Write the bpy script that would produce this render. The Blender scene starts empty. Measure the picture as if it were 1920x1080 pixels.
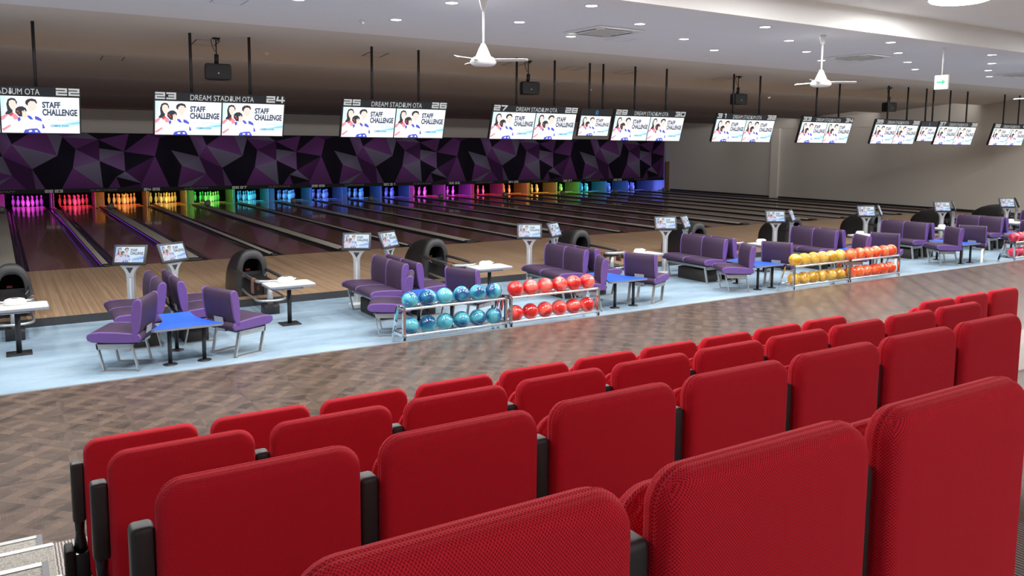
import bpy, math, random
from mathutils import Vector, Matrix
random.seed(7)
PI = math.pi
S = bpy.context.scene
C = S.collection

# ------------------------------------------------------------------ camera, world, exposure
cam_d = bpy.data.cameras.new('camera'); cam = bpy.data.objects.new('camera', cam_d); C.objects.link(cam)
F_PX, PY = 1530.38, 440.70
yaw, pit, rol = 0.5636, -0.1094, 0.0076
cy, sy, cp, sp = math.cos(yaw), math.sin(yaw), math.cos(pit), math.sin(pit)
fw = Vector((sy*cp, cy*cp, sp)); rt0 = Vector((cy, -sy, 0)); up0 = rt0.cross(fw)
rt = math.cos(rol)*rt0 + math.sin(rol)*up0; up = -math.sin(rol)*rt0 + math.cos(rol)*up0
m = Matrix.Identity(4)
for i in range(3):
    m[i][0] = rt[i]; m[i][1] = up[i]; m[i][2] = -fw[i]
m[0][3], m[1][3], m[2][3] = -1.8084, -18.2916, 2.5128
cam.matrix_world = m
cam_d.sensor_width = 36.0; cam_d.lens = F_PX/1920*36; cam_d.shift_y = -(540-PY)/1920
cam_d.clip_start = 0.05; cam_d.clip_end = 300
S.camera = cam
w = bpy.data.worlds.new('world'); S.world = w; w.use_nodes = True
w.node_tree.nodes['Background'].inputs[0].default_value = (0.55, 0.6, 0.7, 1)
w.node_tree.nodes['Background'].inputs[1].default_value = 0.55   # ambient fill added at the open left end, where the hall goes on
S.view_settings.view_transform = 'Standard'; S.view_settings.look = 'None'
S.view_settings.exposure = 0.0; S.view_settings.gamma = 1.0; S.view_settings.use_curve_mapping = False

S.cycles.diffuse_bounces = 8; S.cycles.max_bounces = 12
DOWN_W = 42.0       # watts of one recessed downlight
ROOM_W = 165.0      # watts of one big round lamp in the high ceiling
PIT_W = 42.0         # watts of the coloured lamp over one pin deck
FZ = -0.114         # sunken blue seating floor
CZ = 4.45           # main ceiling
P = 3.4             # pitch of a pair of lanes

# ------------------------------------------------------------------ materials
MATS = {}
def nm(name):
    mt = bpy.data.materials.new(name); mt.use_nodes = True
    return mt, mt.node_tree, mt.node_tree.nodes['Principled BSDF']
def mat(name, col, rough=0.5, metal=0.0, spec=0.5, coat=0.0, sheen=0.0, noise=0.0, nscale=20.0, bump=0.0, bscale=80.0):
    mt, nt, b = nm(name)
    b.inputs['Base Color'].default_value = (*col, 1); b.inputs['Roughness'].default_value = rough
    b.inputs['Metallic'].default_value = metal; b.inputs['Specular IOR Level'].default_value = spec
    b.inputs['Coat Weight'].default_value = coat; b.inputs['Coat Roughness'].default_value = 0.05
    if sheen: b.inputs['Sheen Weight'].default_value = sheen
    tc = nt.nodes.new('ShaderNodeTexCoord')
    n = nt.nodes.new('ShaderNodeTexNoise'); n.inputs['Scale'].default_value = nscale; n.inputs['Detail'].default_value = 4
    nt.links.new(tc.outputs['Object'], n.inputs['Vector'])
    r = nt.nodes.new('ShaderNodeMapRange'); nt.links.new(n.outputs['Fac'], r.inputs['Value'])
    r.inputs['To Min'].default_value = 1-noise; r.inputs['To Max'].default_value = 1+noise
    mx = nt.nodes.new('ShaderNodeVectorMath'); mx.operation = 'SCALE'; mx.inputs[0].default_value = col
    nt.links.new(r.outputs['Result'], mx.inputs['Scale']); nt.links.new(mx.outputs['Vector'], b.inputs['Base Color'])
    if bump:
        n2 = nt.nodes.new('ShaderNodeTexNoise'); n2.inputs['Scale'].default_value = bscale
        nt.links.new(tc.outputs['Object'], n2.inputs['Vector'])
        bp = nt.nodes.new('ShaderNodeBump'); bp.inputs['Strength'].default_value = bump; bp.inputs['Distance'].default_value = 0.002
        nt.links.new(n2.outputs['Fac'], bp.inputs['Height']); nt.links.new(bp.outputs['Normal'], b.inputs['Normal'])
    MATS[name] = mt; return mt
def emit(name, col, s):
    mt, nt, b = nm(name)
    b.inputs['Base Color'].default_value = (0.02, 0.02, 0.02, 1); b.inputs['Roughness'].default_value = 0.4
    b.inputs['Emission Color'].default_value = (*col, 1); b.inputs['Emission Strength'].default_value = s
    MATS[name] = mt; return mt

class NT:                                    # tiny node helper
    def __init__(s, nt): s.nt = nt
    def n(s, t, **k):
        o = s.nt.nodes.new(t)
        for a, v in k.items(): setattr(o, a, v)
        return o
    def link(s, a, b): s.nt.links.new(a, b)
    def math(s, op, a, b=None, c=None):
        o = s.nt.nodes.new('ShaderNodeMath'); o.operation = op
        for i, v in enumerate((a, b, c)):
            if v is None: continue
            if isinstance(v, (int, float)): o.inputs[i].default_value = v
            else: s.nt.links.new(v, o.inputs[i])
        return o.outputs[0]
    def mix(s, f, a, b):
        o = s.nt.nodes.new('ShaderNodeMix'); o.data_type = 'RGBA'
        for i, v in ((0, f), (6, a), (7, b)):
            if isinstance(v, (int, float)): o.inputs[i].default_value = v
            elif isinstance(v, tuple): o.inputs[i].default_value = (*v, 1)
            else: s.nt.links.new(v, o.inputs[i])
        return o.outputs[2]
    def noise(s, vec, scale, detail=4, rough=0.5, sc3=None):
        if sc3:
            mp = s.nt.nodes.new('ShaderNodeMapping'); mp.inputs['Scale'].default_value = sc3
            s.nt.links.new(vec, mp.inputs['Vector']); vec = mp.outputs[0]
        o = s.nt.nodes.new('ShaderNodeTexNoise'); o.inputs['Scale'].default_value = scale
        o.inputs['Detail'].default_value = detail; o.inputs['Roughness'].default_value = rough
        s.nt.links.new(vec, o.inputs['Vector']); return o.outputs['Fac']

def lane_wood(name, c1, c2, rough, coat):
    mt, nt, b = nm(name); h = NT(nt)
    tc = h.n('ShaderNodeTexCoord'); sx = h.n('ShaderNodeSeparateXYZ'); h.link(tc.outputs['Object'], sx.inputs[0])
    bx = h.math('FLOOR', h.math('DIVIDE', sx.outputs[0], 0.0275))
    wn = h.n('ShaderNodeTexWhiteNoise', noise_dimensions='1D'); h.link(bx, wn.inputs['W'])
    yo = h.math('FLOOR', h.math('ADD', h.math('DIVIDE', sx.outputs[1], 4.5), h.math('MULTIPLY', wn.outputs['Value'], 7.0)))
    cb = h.n('ShaderNodeCombineXYZ'); h.link(bx, cb.inputs[0]); h.link(yo, cb.inputs[1])
    w2 = h.n('ShaderNodeTexWhiteNoise', noise_dimensions='2D'); h.link(cb.outputs[0], w2.inputs['Vector'])
    gr = h.noise(tc.outputs['Object'], 6.0, 5, 0.6, (6, 0.35, 1))
    col = h.mix(h.math('ADD', h.math('MULTIPLY', w2.outputs['Value'], 0.72), h.math('MULTIPLY', gr, 0.35)), c1, c2)
    h.link(col, b.inputs['Base Color']); b.inputs['Roughness'].default_value = rough
    b.inputs['Coat Weight'].default_value = coat; b.inputs['Coat Roughness'].default_value = 0.04
    MATS[name] = mt
lane_wood('approach_wood', (0.27, 0.165, 0.095), (0.47, 0.325, 0.205), 0.38, 0.15)
lane_wood('lane_wood', (0.14, 0.060, 0.038), (0.27, 0.135, 0.085), 0.15, 0.45)
MATS['lane_wood'].node_tree.nodes['Principled BSDF'].inputs['Specular IOR Level'].default_value = 0.3

def carpet():
    mt, nt, b = nm('blue_vinyl'); h = NT(nt)
    tc = h.n('ShaderNodeTexCoord')
    a = h.noise(tc.outputs['Object'], 1.1, 6, 0.62, (0.8, 2.4, 1)); f = h.noise(tc.outputs['Object'], 16, 5, 0.7, (1, 3, 1))
    fac = h.math('ADD', h.math('MULTIPLY', a, 0.75), h.math('MULTIPLY', f, 0.3))
    rp = h.n('ShaderNodeValToRGB'); h.link(fac, rp.inputs[0])
    rp.color_ramp.elements[0].position = 0.33; rp.color_ramp.elements[0].color = (0.165, 0.255, 0.345, 1)
    rp.color_ramp.elements[1].position = 0.68; rp.color_ramp.elements[1].color = (0.34, 0.455, 0.55, 1)
    h.link(rp.outputs[0], b.inputs['Base Color']); b.inputs['Roughness'].default_value = 0.42
    MATS['blue_vinyl'] = mt
carpet()

def parquet():
    mt, nt, b = nm('parquet'); h = NT(nt)
    tc = h.n('ShaderNodeTexCoord'); sx = h.n('ShaderNodeSeparateXYZ'); h.link(tc.outputs['Object'], sx.inputs[0])
    T = 0.53
    px = h.math('DIVIDE', h.math('ADD', sx.outputs[0], 0.87+20*T), T); py = h.math('DIVIDE', h.math('ADD', sx.outputs[1], 9.87+40*T), T)
    u = h.math('SUBTRACT', h.math('FRACT', px), 0.5); v = h.math('SUBTRACT', h.math('FRACT', py), 0.5)
    ix = h.math('FLOOR', px); iy = h.math('FLOOR', py)
    au = h.math('ABSOLUTE', u); av = h.math('ABSOLUTE', v)
    d1 = h.math('ABSOLUTE', h.math('SUBTRACT', u, v)); d2 = h.math('ABSOLUTE', h.math('ADD', u, v))
    beam1 = h.math('LESS_THAN', d1, 0.15); beam2 = h.math('LESS_THAN', d2, 0.11)
    hor = h.math('GREATER_THAN', au, av)
    sgu = h.math('GREATER_THAN', u, 0.0); sgv = h.math('GREATER_THAN', v, 0.0)
    diam = h.math('LESS_THAN', h.math('ABSOLUTE', h.math('SUBTRACT', h.math('ADD', au, av), 0.36)), 0.11)
    rim = h.math('GREATER_THAN', h.math('MAXIMUM', au, av), 0.44)
    # id of the piece of wood
    sec = h.math('ADD', h.math('MULTIPLY', hor, 4.0), h.math('ADD', h.math('MULTIPLY', sgu, 2.0), sgv))
    pid = h.math('ADD', sec, h.math('ADD', h.math('MULTIPLY', beam1, 11.0), h.math('ADD', h.math('MULTIPLY', beam2, 23.0), h.math('ADD', h.math('MULTIPLY', diam, 37.0), h.math('MULTIPLY', rim, 5.0)))))
    cb = h.n('ShaderNodeCombineXYZ'); h.link(ix, cb.inputs[0]); h.link(iy, cb.inputs[1]); h.link(pid, cb.inputs[2])
    wn = h.n('ShaderNodeTexWhiteNoise', noise_dimensions='3D'); h.link(cb.outputs[0], wn.inputs['Vector'])
    g1 = h.noise(tc.outputs['Object'], 9, 5, 0.65, (7, 0.6, 1)); g2 = h.noise(tc.outputs['Object'], 9, 5, 0.65, (0.6, 7, 1))
    gr = h.mix(h.math('MODULO', pid, 2.0), g1, g2)
    tone = h.math('MULTIPLY', wn.outputs['Value'], 0.26)
    tone = h.math('ADD', tone, h.math('MULTIPLY', beam1, -0.16)); tone = h.math('ADD', tone, h.math('MULTIPLY', beam2, 0.08))
    tone = h.math('ADD', tone, h.math('MULTIPLY', diam, 0.22)); tone = h.math('ADD', tone, h.math('MULTIPLY', rim, 0.05))
    tone = h.math('ADD', tone, h.math('MULTIPLY', gr, 0.62))
    rp = h.n('ShaderNodeValToRGB'); h.link(tone, rp.inputs[0])
    rp.color_ramp.elements[0].position = 0.12; rp.color_ramp.elements[0].color = (0.040, 0.029, 0.024, 1)
    rp.color_ramp.elements[1].position = 0.95; rp.color_ramp.elements[1].color = (0.150, 0.102, 0.076, 1)
    h.link(rp.outputs[0], b.inputs['Base Color']); b.inputs['Roughness'].default_value = 0.27
    b.inputs['Specular IOR Level'].default_value = 0.6
    MATS['parquet'] = mt
parquet()

def mesh_cloth(name, c_hi, c_lo, pitch, strength=1.0):
    """knitted seat fabric: hexagonal grid of small dark holes"""
    mt, nt, b = nm(name); h = NT(nt)
    tc = h.n('ShaderNodeTexCoord'); sx = h.n('ShaderNodeSeparateXYZ'); h.link(tc.outputs['Object'], sx.inputs[0])
    sn = h.n('ShaderNodeSeparateXYZ'); h.link(tc.outputs['Normal'], sn.inputs[0])
    selx = h.math('GREATER_THAN', h.math('ABSOLUTE', sn.outputs[0]), 0.72); selz = h.math('GREATER_THAN', h.math('ABSOLUTE', sn.outputs[2]), 0.72)
    def lerp(f, p, q): return h.math('ADD', h.math('MULTIPLY', p, h.math('SUBTRACT', 1.0, f)), h.math('MULTIPLY', q, f))
    a = h.math('DIVIDE', lerp(selx, sx.outputs[0], sx.outputs[1]), pitch)
    bb = h.math('DIVIDE', lerp(selz, sx.outputs[2], sx.outputs[1]), pitch*1.15)
    def cell(o):
        uu = h.math('SUBTRACT', h.math('FRACT', h.math('ADD', a, o)), 0.5); vv = h.math('SUBTRACT', h.math('FRACT', h.math('ADD', bb, o)), 0.5)
        return h.math('ADD', h.math('MULTIPLY', uu, uu), h.math('MULTIPLY', vv, vv))
    d = h.math('SQRT', h.math('MINIMUM', cell(10.0), cell(10.5)))
    rp = h.n('ShaderNodeMapRange', interpolation_type='SMOOTHSTEP'); h.link(d, rp.inputs['Value'])
    rp.inputs['From Min'].default_value = 0.14; rp.inputs['From Max'].default_value = 0.34
    h.link(h.mix(rp.outputs[0], c_lo, c_hi), b.inputs['Base Color'])
    b.inputs['Roughness'].default_value = 0.85; b.inputs['Specular IOR Level'].default_value = 0.15
    b.inputs['Sheen Weight'].default_value = 0.16; b.inputs['Sheen Tint'].default_value = (1, .30, .32, 1)
    bp = h.n('ShaderNodeBump'); bp.inputs['Strength'].default_value = 0.35*strength; bp.inputs['Distance'].default_value = 0.0015
    h.link(rp.outputs[0], bp.inputs['Height']); h.link(bp.outputs[0], b.inputs['Normal'])
    MATS[name] = mt
mesh_cloth('red_mesh', (0.86, 0.025, 0.050), (0.40, 0.008, 0.017), 0.0050)

def weave(name, c1, c2, sc):
    mt, nt, b = nm(name); h = NT(nt)
    tc = h.n('ShaderNodeTexCoord')
    f = h.noise(tc.outputs['Object'], sc, 3, 0.6)
    h.link(h.mix(f, c1, c2), b.inputs['Base Color']); b.inputs['Roughness'].default_value = 0.6
    b.inputs['Specular IOR Level'].default_value = 0.3
    MATS[name] = mt
weave('aubergine', (0.030, 0.017, 0.038), (0.066, 0.037, 0.080), 120)
weave('violet', (0.115, 0.055, 0.215), (0.155, 0.08, 0.285), 60)

def ball_mat(name, c1, c2, c3):
    mt, nt, b = nm(name); h = NT(nt)
    tc = h.n('ShaderNodeTexCoord'); oi = h.n('ShaderNodeObjectInfo')
    mp = h.n('ShaderNodeMapping'); h.link(tc.outputs['Object'], mp.inputs['Vector'])
    cb = h.n('ShaderNodeCombineXYZ'); r = h.math('MULTIPLY', oi.outputs['Random'], 37.0)
    h.link(r, cb.inputs[0]); h.link(h.math('MULTIPLY', r, 1.7), cb.inputs[1]); h.link(cb.outputs[0], mp.inputs['Location'])
    cr = h.n('ShaderNodeCombineXYZ'); h.link(r, cr.inputs[0]); h.link(h.math('MULTIPLY', r, 0.6), cr.inputs[1]); h.link(cr.outputs[0], mp.inputs['Rotation'])
    wv = h.n('ShaderNodeTexWave'); wv.inputs['Scale'].default_value = 1.5; wv.inputs['Distortion'].default_value = 4.5
    wv.inputs['Detail'].default_value = 4; wv.inputs['Detail Scale'].default_value = 2.2
    h.link(mp.outputs[0], wv.inputs['Vector'])
    rp = h.n('ShaderNodeValToRGB'); h.link(wv.outputs['Fac'], rp.inputs[0])
    rp.color_ramp.elements[0].position = 0.1; rp.color_ramp.elements[0].color = (*c1, 1)
    rp.color_ramp.elements[1].position = 0.9; rp.color_ramp.elements[1].color = (*c3, 1)
    e = rp.color_ramp.elements.new(0.5); e.color = (*c2, 1)
    h.link(rp.outputs[0], b.inputs['Base Color']); b.inputs['Roughness'].default_value = 0.12
    b.inputs['Coat Weight'].default_value = 1.0; b.inputs['Coat Roughness'].default_value = 0.02
    MATS[name] = mt
ball_mat('ball_blue', (0.004, 0.07, 0.20), (0.01, 0.19, 0.36), (0.09, 0.42, 0.52))
ball_mat('ball_red', (0.55, 0.012, 0.010), (0.78, 0.035, 0.03), (0.90, 0.15, 0.12))
ball_mat('ball_yellow', (0.50, 0.24, 0.01), (0.68, 0.36, 0.02), (0.74, 0.48, 0.10))
ball_mat('ball_orange', (0.80, 0.06, 0.008), (0.92, 0.11, 0.02), (0.95, 0.22, 0.07))
ball_mat('ball_crimson', (0.40, 0.004, 0.03), (0.60, 0.012, 0.07), (0.72, 0.10, 0.16))

def speckle(name, c1, c2, sc):
    mt, nt, b = nm(name); h = NT(nt)
    tc = h.n('ShaderNodeTexCoord'); f = h.noise(tc.outputs['Object'], sc, 3, 0.8)
    rp = h.n('ShaderNodeValToRGB'); h.link(f, rp.inputs[0]); rp.color_ramp.elements[0].position = 0.4; rp.color_ramp.elements[1].position = 0.6
    rp.color_ramp.elements[0].color = (*c1, 1); rp.color_ramp.elements[1].color = (*c2, 1)
    h.link(rp.outputs[0], b.inputs['Base Color']); b.inputs['Roughness'].default_value = 0.9
    MATS[name] = mt
speckle('speckled_mat', (0.15, 0.14, 0.12), (0.42, 0.40, 0.36), 160)
def ribbed():
    mt, nt, b = nm('ribbed_carpet'); h = NT(nt)
    tc = h.n('ShaderNodeTexCoord'); sx = h.n('ShaderNodeSeparateXYZ'); h.link(tc.outputs['Object'], sx.inputs[0])
    nz = h.noise(tc.outputs['Object'], 30, 3)
    t = h.math('FRACT', h.math('ADD', h.math('DIVIDE', sx.outputs[0], 0.0165), h.math('MULTIPLY', nz, 0.7)))
    g = h.math('GREATER_THAN', t, 0.45)
    h.link(h.mix(g, (0.10, 0.085, 0.08), (0.40, 0.37, 0.34)), b.inputs['Base Color']); b.inputs['Roughness'].default_value = 0.95
    MATS['ribbed_carpet'] = mt
ribbed()

def vcol_mat():
    mt, nt, b = nm('mural_print'); h = NT(nt)
    vc = h.n('ShaderNodeVertexColor', layer_name='print'); h.link(vc.outputs[0], b.inputs['Base Color'])
    b.inputs['Roughness'].default_value = 0.8; b.inputs['Specular IOR Level'].default_value = 0.08; MATS['mural_print'] = mt
vcol_mat()

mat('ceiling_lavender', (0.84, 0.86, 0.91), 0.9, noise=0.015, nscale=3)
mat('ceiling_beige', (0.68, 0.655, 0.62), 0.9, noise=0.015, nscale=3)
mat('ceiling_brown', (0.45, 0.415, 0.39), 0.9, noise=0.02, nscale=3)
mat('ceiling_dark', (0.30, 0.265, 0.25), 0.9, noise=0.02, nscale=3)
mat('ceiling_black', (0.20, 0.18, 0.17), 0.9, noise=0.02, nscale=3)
mat('white_plaster', (0.88, 0.88, 0.875), 0.9, noise=0.01, nscale=3)
mat('wall_paper', (0.56, 0.53, 0.48), 0.85, noise=0.03, nscale=60, bump=0.15, bscale=150)
mat('wall_paper_pale', (0.70, 0.65, 0.60), 0.85, noise=0.03, nscale=60)
mat('bulkhead_paint', (0.36, 0.335, 0.31), 0.85, noise=0.02, nscale=20)
mat('skirting', (0.02, 0.018, 0.018), 0.5)
mat('brown_wood', (0.16, 0.085, 0.045), 0.5, noise=0.2, nscale=8)
mat('rubber_strip', (0.030, 0.032, 0.036), 0.6, noise=0.15, nscale=30)
mat('alu', (0.50, 0.50, 0.50), 0.4, 0.9)
mat('alu_paint', (0.60, 0.60, 0.60), 0.5, 0.2)
mat('grey_cap', (0.13, 0.13, 0.14), 0.5)
mat('steel', (0.55, 0.54, 0.52), 0.33, 0.85, noise=0.05, nscale=30)
mat('chrome', (0.80, 0.80, 0.82), 0.07, 1.0)
mat('satin_bar', (0.82, 0.81, 0.80), 0.32, 0.7)
mat('silver_paint', (0.50, 0.52, 0.54), 0.35, 0.5)
mat('black_paint', (0.018, 0.018, 0.020), 0.42)
mat('black_matt', (0.008, 0.008, 0.009), 0.7)
mat('hood_plastic', (0.011, 0.0105, 0.011), 0.36, noise=0.1, nscale=8)
mat('hood_rim', (0.026, 0.026, 0.028), 0.5)
mat('cavity', (0.004, 0.004, 0.004), 0.8)
mat('armrest_plastic', (0.030, 0.031, 0.033), 0.45, bump=0.3, bscale=900)
mat('armrest_metal', (0.020, 0.024, 0.03), 0.22, 0.3)
mat('blue_laminate', (0.018, 0.10, 0.62), 0.45, noise=0.03, nscale=200)
mat('grey_edge', (0.22, 0.235, 0.27), 0.5)
mat('white_laminate', (0.62, 0.62, 0.61), 0.35)
mat('white_plastic', (0.66, 0.66, 0.63), 0.35)
mat('fan_white', (0.82, 0.83, 0.82), 0.3)
mat('storage_box', (0.025, 0.02, 0.017), 0.6, noise=0.1, nscale=15)
mat('brown_towel', (0.17, 0.075, 0.045), 0.9, noise=0.15, nscale=40)
mat('red_flap', (0.18, 0.012, 0.012), 0.6)
mat('pin_plastic', (0.80, 0.80, 0.80), 0.25, coat=0.5)
mat('pin_stripe', (0.55, 0.02, 0.03), 0.3)
mat('gutter', (0.022, 0.020, 0.026), 0.22, coat=0.6)
mat('cap_beige', (0.30, 0.275, 0.245), 0.5, noise=0.1, nscale=12)
mat('end_block', (0.012, 0.012, 0.013), 0.5)
mat('kickback', (0.11, 0.11, 0.12), 0.5)
mat('cover_grey', (0.07, 0.065, 0.06), 0.6, noise=0.2, nscale=9)
mat('pit_dark', (0.006, 0.006, 0.007), 0.9, spec=0.05)
mat('number_band', (0.016, 0.017, 0.018), 0.8, spec=0.1, noise=0.2, nscale=5)
mat('band_number', (0.52, 0.53, 0.50), 0.5)
mat('band_logo', (0.13, 0.13, 0.135), 0.5)
mat('band_red', (0.40, 0.03, 0.03), 0.5)
mat('header_black', (0.022, 0.025, 0.030), 0.4)
emit('header_white', (0.86, 0.88, 0.88), 0.62)
mat('header_blue', (0.06, 0.24, 0.50), 0.4)
mat('ball_grey', (0.09, 0.09, 0.085), 0.35, noise=0.35, nscale=7)
mat('speaker_black', (0.010, 0.010, 0.011), 0.55)
mat('grey_badge', (0.5, 0.52, 0.52), 0.4)
mat('hatch_line', (0.10, 0.075, 0.07), 0.8)
mat('hatch_line_thin', (0.20, 0.19, 0.22), 0.8)
mat('grille', (0.55, 0.55, 0.50), 0.7)
emit('downlight_glow', (1.0, 0.98, 0.95), 14)
emit('lamp_glow', (1.0, 0.98, 0.95), 9)
emit('exit_glow', (0.93, 1.0, 0.97), 1.3)
emit('exit_green', (0.05, 0.75, 0.42), 1.1)
SC = dict(sky=(0.62, 0.90, 1.0), white=(1.0, 1.0, 1.0), ice=(0.80, 0.95, 1.0), blue=(0.28, 0.62, 0.95), hair=(0.02, 0.025, 0.035), skin=(1.0, 0.72, 0.62),
          pink=(1.0, 0.28, 0.36), navy=(0.07, 0.09, 0.62), ink=(0.025, 0.05, 0.11), teal=(0.02, 0.30, 0.52), red=(0.55, 0.07, 0.07), grey=(0.60, 0.72, 0.80), shirt=(0.97, 0.95, 1.0))
for k_, v_ in SC.items(): emit('scr_'+k_, v_, 1.2)
SC2 = dict(SC, sky=(.25,.45,.95), white=(.68,.85,1.0), ice=(.45,.66,1.0), blue=(.12,.25,.85), skin=(.62,.40,.36), pink=(.75,.22,.26), shirt=(.55,.62,.80))
for k_, v_ in SC2.items(): emit('tab_'+k_, v_, 0.8)

# ------------------------------------------------------------------ mesh builder
class MB:
    def __init__(s): s.v = []; s.f = []; s.mi = []; s.ms = []; s.cur = 0; s.sm = []; s.smooth = False
    def m(s, name):
        if name not in s.ms: s.ms.append(name)
        s.cur = s.ms.index(name); return s
    def face(s, idx): s.f.append(tuple(idx)); s.mi.append(s.cur); s.sm.append(s.smooth)
    def pts(s, ps):
        b = len(s.v); s.v += [tuple(p) for p in ps]; return b
    def poly(s, ps): b = s.pts(ps); s.face(range(b, b+len(ps))); return s
    def box(s, x0, x1, y0, y1, z0, z1):
        b = s.pts([(x0,y0,z0),(x1,y0,z0),(x1,y1,z0),(x0,y1,z0),(x0,y0,z1),(x1,y0,z1),(x1,y1,z1),(x0,y1,z1)])
        for q in ((0,3,2,1),(4,5,6,7),(0,1,5,4),(1,2,6,5),(2,3,7,6),(3,0,4,7)): s.face([b+i for i in q])
        return s
    def obox(s, a, bb, wx, wz, upv=(0,0,1)):
        """bar of rectangular section from a to bb"""
        a = Vector(a); bb = Vector(bb); d = (bb-a).normalized(); u = Vector(upv)
        r = d.cross(u)
        if r.length < 1e-4: r = d.cross(Vector((0,1,0)))
        r.normalize(); u = r.cross(d).normalized()
        b = s.pts([p + r*i*wx/2 + u*j*wz/2 for p in (a, bb) for (i, j) in ((-1,-1),(1,-1),(1,1),(-1,1))])
        for q in ((0,1,2,3),(7,6,5,4),(0,4,5,1),(1,5,6,2),(2,6,7,3),(3,7,4,0)): s.face([b+i for i in q])
        return s
    def tube(s, path, r, n=10, closed=False, caps=True):
        path = [Vector(p) for p in path]; L = len(path); rings = []
        old = s.smooth; s.smooth = True
        u = None
        for i, p in enumerate(path):
            if closed: d = path[(i+1) % L]-path[i-1]
            else: d = path[min(i+1, L-1)]-path[max(i-1, 0)]
            d.normalize()
            if u is None:
                u = Vector((0,0,1)) if abs(d.z) < 0.9 else Vector((1,0,0))
            r_ = d.cross(u).normalized(); u = r_.cross(d).normalized()
            rr = r[i] if isinstance(r, (list, tuple)) else r
            rings.append(s.pts([p + (r_*math.cos(t)+u*math.sin(t))*rr for t in [2*PI*k/n for k in range(n)]]))
        for i in range(L if closed else L-1):
            a, b = rings[i], rings[(i+1) % L]
            for k in range(n): s.face((a+k, a+(k+1) % n, b+(k+1) % n, b+k))
        if caps and not closed:
            s.smooth = False
            s.face([rings[0]+k for k in reversed(range(n))]); s.face([rings[-1]+k for k in range(n)])
        s.smooth = old; return s
    def lathe(s, prof, n=20, o=(0,0,0), sx=1, sy=1):
        old = s.smooth; s.smooth = True; rings = []
        for r, z in prof:
            if r < 1e-6: rings.append((s.pts([(o[0], o[1], o[2]+z)]), 1))
            else: rings.append((s.pts([(o[0]+sx*r*math.cos(2*PI*k/n), o[1]+sy*r*math.sin(2*PI*k/n), o[2]+z) for k in range(n)]), n))
        for (a, na), (b, nb) in zip(rings, rings[1:]):
            for k in range(n):
                k2 = (k+1) % n
                if na == 1 and nb == 1: continue
                if na == 1: s.face((a, b+k2, b+k))
                elif nb == 1: s.face((a+k, a+k2, b))
                else: s.face((a+k, a+k2, b+k2, b+k))
        s.smooth = old; return s
    def loft(s, rings, closed=True, caps=True):
        ids = [s.pts(r) for r in rings]; n = len(rings[0])
        for a, b in zip(ids, ids[1:]):
            for k in range(n if closed else n-1): s.face((a+k, a+(k+1) % n, b+(k+1) % n, b+k))
        if caps:
            s.face([ids[0]+k for k in reversed(range(n))]); s.face([ids[-1]+k for k in range(n)])
        return s
    def extrude(s, poly, z0, z1):              # xy polygon
        return s.loft([[(x, y, z0) for x, y in poly], [(x, y, z1) for x, y in poly]])
    def mesh(s, name):
        me = bpy.data.meshes.new(name); me.from_pydata(s.v, [], s.f); me.validate()
        for k in s.ms: me.materials.append(MATS[k])
        if len(me.polygons) == len(s.mi):
            me.polygons.foreach_set('material_index', s.mi); me.polygons.foreach_set('use_smooth', s.sm)
        me.update(); return me
def smooth_round(me, width, seg=3):
    """bevel a mesh datablock and shade it smooth"""
    import bmesh
    bm = bmesh.new(); bm.from_mesh(me)
    bmesh.ops.remove_doubles(bm, verts=bm.verts, dist=1e-5)
    es = [e for e in bm.edges if len(e.link_faces) == 2 and e.calc_face_angle(0) > 0.5]
    bmesh.ops.bevel(bm, geom=es, offset=width, segments=seg, profile=0.5, affect='EDGES', clamp_overlap=True)
    for f in bm.faces: f.smooth = True
    bmesh.ops.recalc_face_normals(bm, faces=bm.faces)
    bm.to_mesh(me); bm.free(); me.update(); return me
def obj(name, me, parent=None, loc=None, rot=None, label=None, kind=None):
    if isinstance(me, MB): me = me.mesh(name)
    o = bpy.data.objects.new(name, me); C.objects.link(o)
    if parent: o.parent = parent
    if loc: o.location = loc
    if rot: o.rotation_euler = rot
    if label: o['label'] = label
    if kind: o['kind'] = kind
    return o
def tag(o, label, cat, group=None):
    o['label'] = label; o['category'] = cat
    if group: o['group'] = group
    return o
def thing(name, label, cat, loc=(0,0,0), rz=0.0, group=None):
    o = bpy.data.objects.new(name, None); C.objects.link(o); o.empty_display_size = 0.1
    o.location = loc; o.rotation_euler = (0, 0, rz)
    return tag(o, label, cat, group)
def struct(name, mb, loc=None): return obj(name, mb, None, loc, kind='structure')
ORD = ['', 'first', 'second', 'third', 'fourth', 'fifth', 'sixth', 'seventh', 'eighth', 'ninth', 'tenth', 'eleventh', 'twelfth']

_tc = {}
def text_geo(txt, size, spacing=1.0, offset=0.0):
    key = (txt, size, spacing, offset)
    if key in _tc: return _tc[key]
    cu = bpy.data.curves.new('t', 'FONT'); cu.body = txt; cu.size = size; cu.align_x = 'CENTER'; cu.align_y = 'CENTER'
    cu.space_character = spacing; cu.resolution_u = 3; cu.offset = offset
    ob = bpy.data.objects.new('t', cu); C.objects.link(ob)
    me = bpy.data.meshes.new_from_object(ob.evaluated_get(bpy.context.evaluated_depsgraph_get()))
    vs = [tuple(v.co) for v in me.vertices]; fs = [tuple(p.vertices) for p in me.polygons]
    bpy.data.objects.remove(ob); bpy.data.curves.remove(cu); bpy.data.meshes.remove(me)
    _tc[key] = (vs, fs); return vs, fs
def add_text(mb, txt, cx, cyy, z, size, sx=1.0, shear=0.0, spacing=1.0, offset=0.0, fn=None, width=None):
    vs, fs = text_geo(txt, size, spacing, offset)
    if width:
        xs = [v[0] for v in vs]; sx = width/(max(xs)-min(xs)); mid = (max(xs)+min(xs))/2
    else: mid = 0
    b = mb.pts([(cx+(x-mid)*sx+y*shear, cyy+y, z) if fn is None else fn(cx+(x-mid)*sx+y*shear, cyy+y, z) for x, y, _ in vs])
    for f in fs: mb.face([b+i for i in f])
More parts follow.
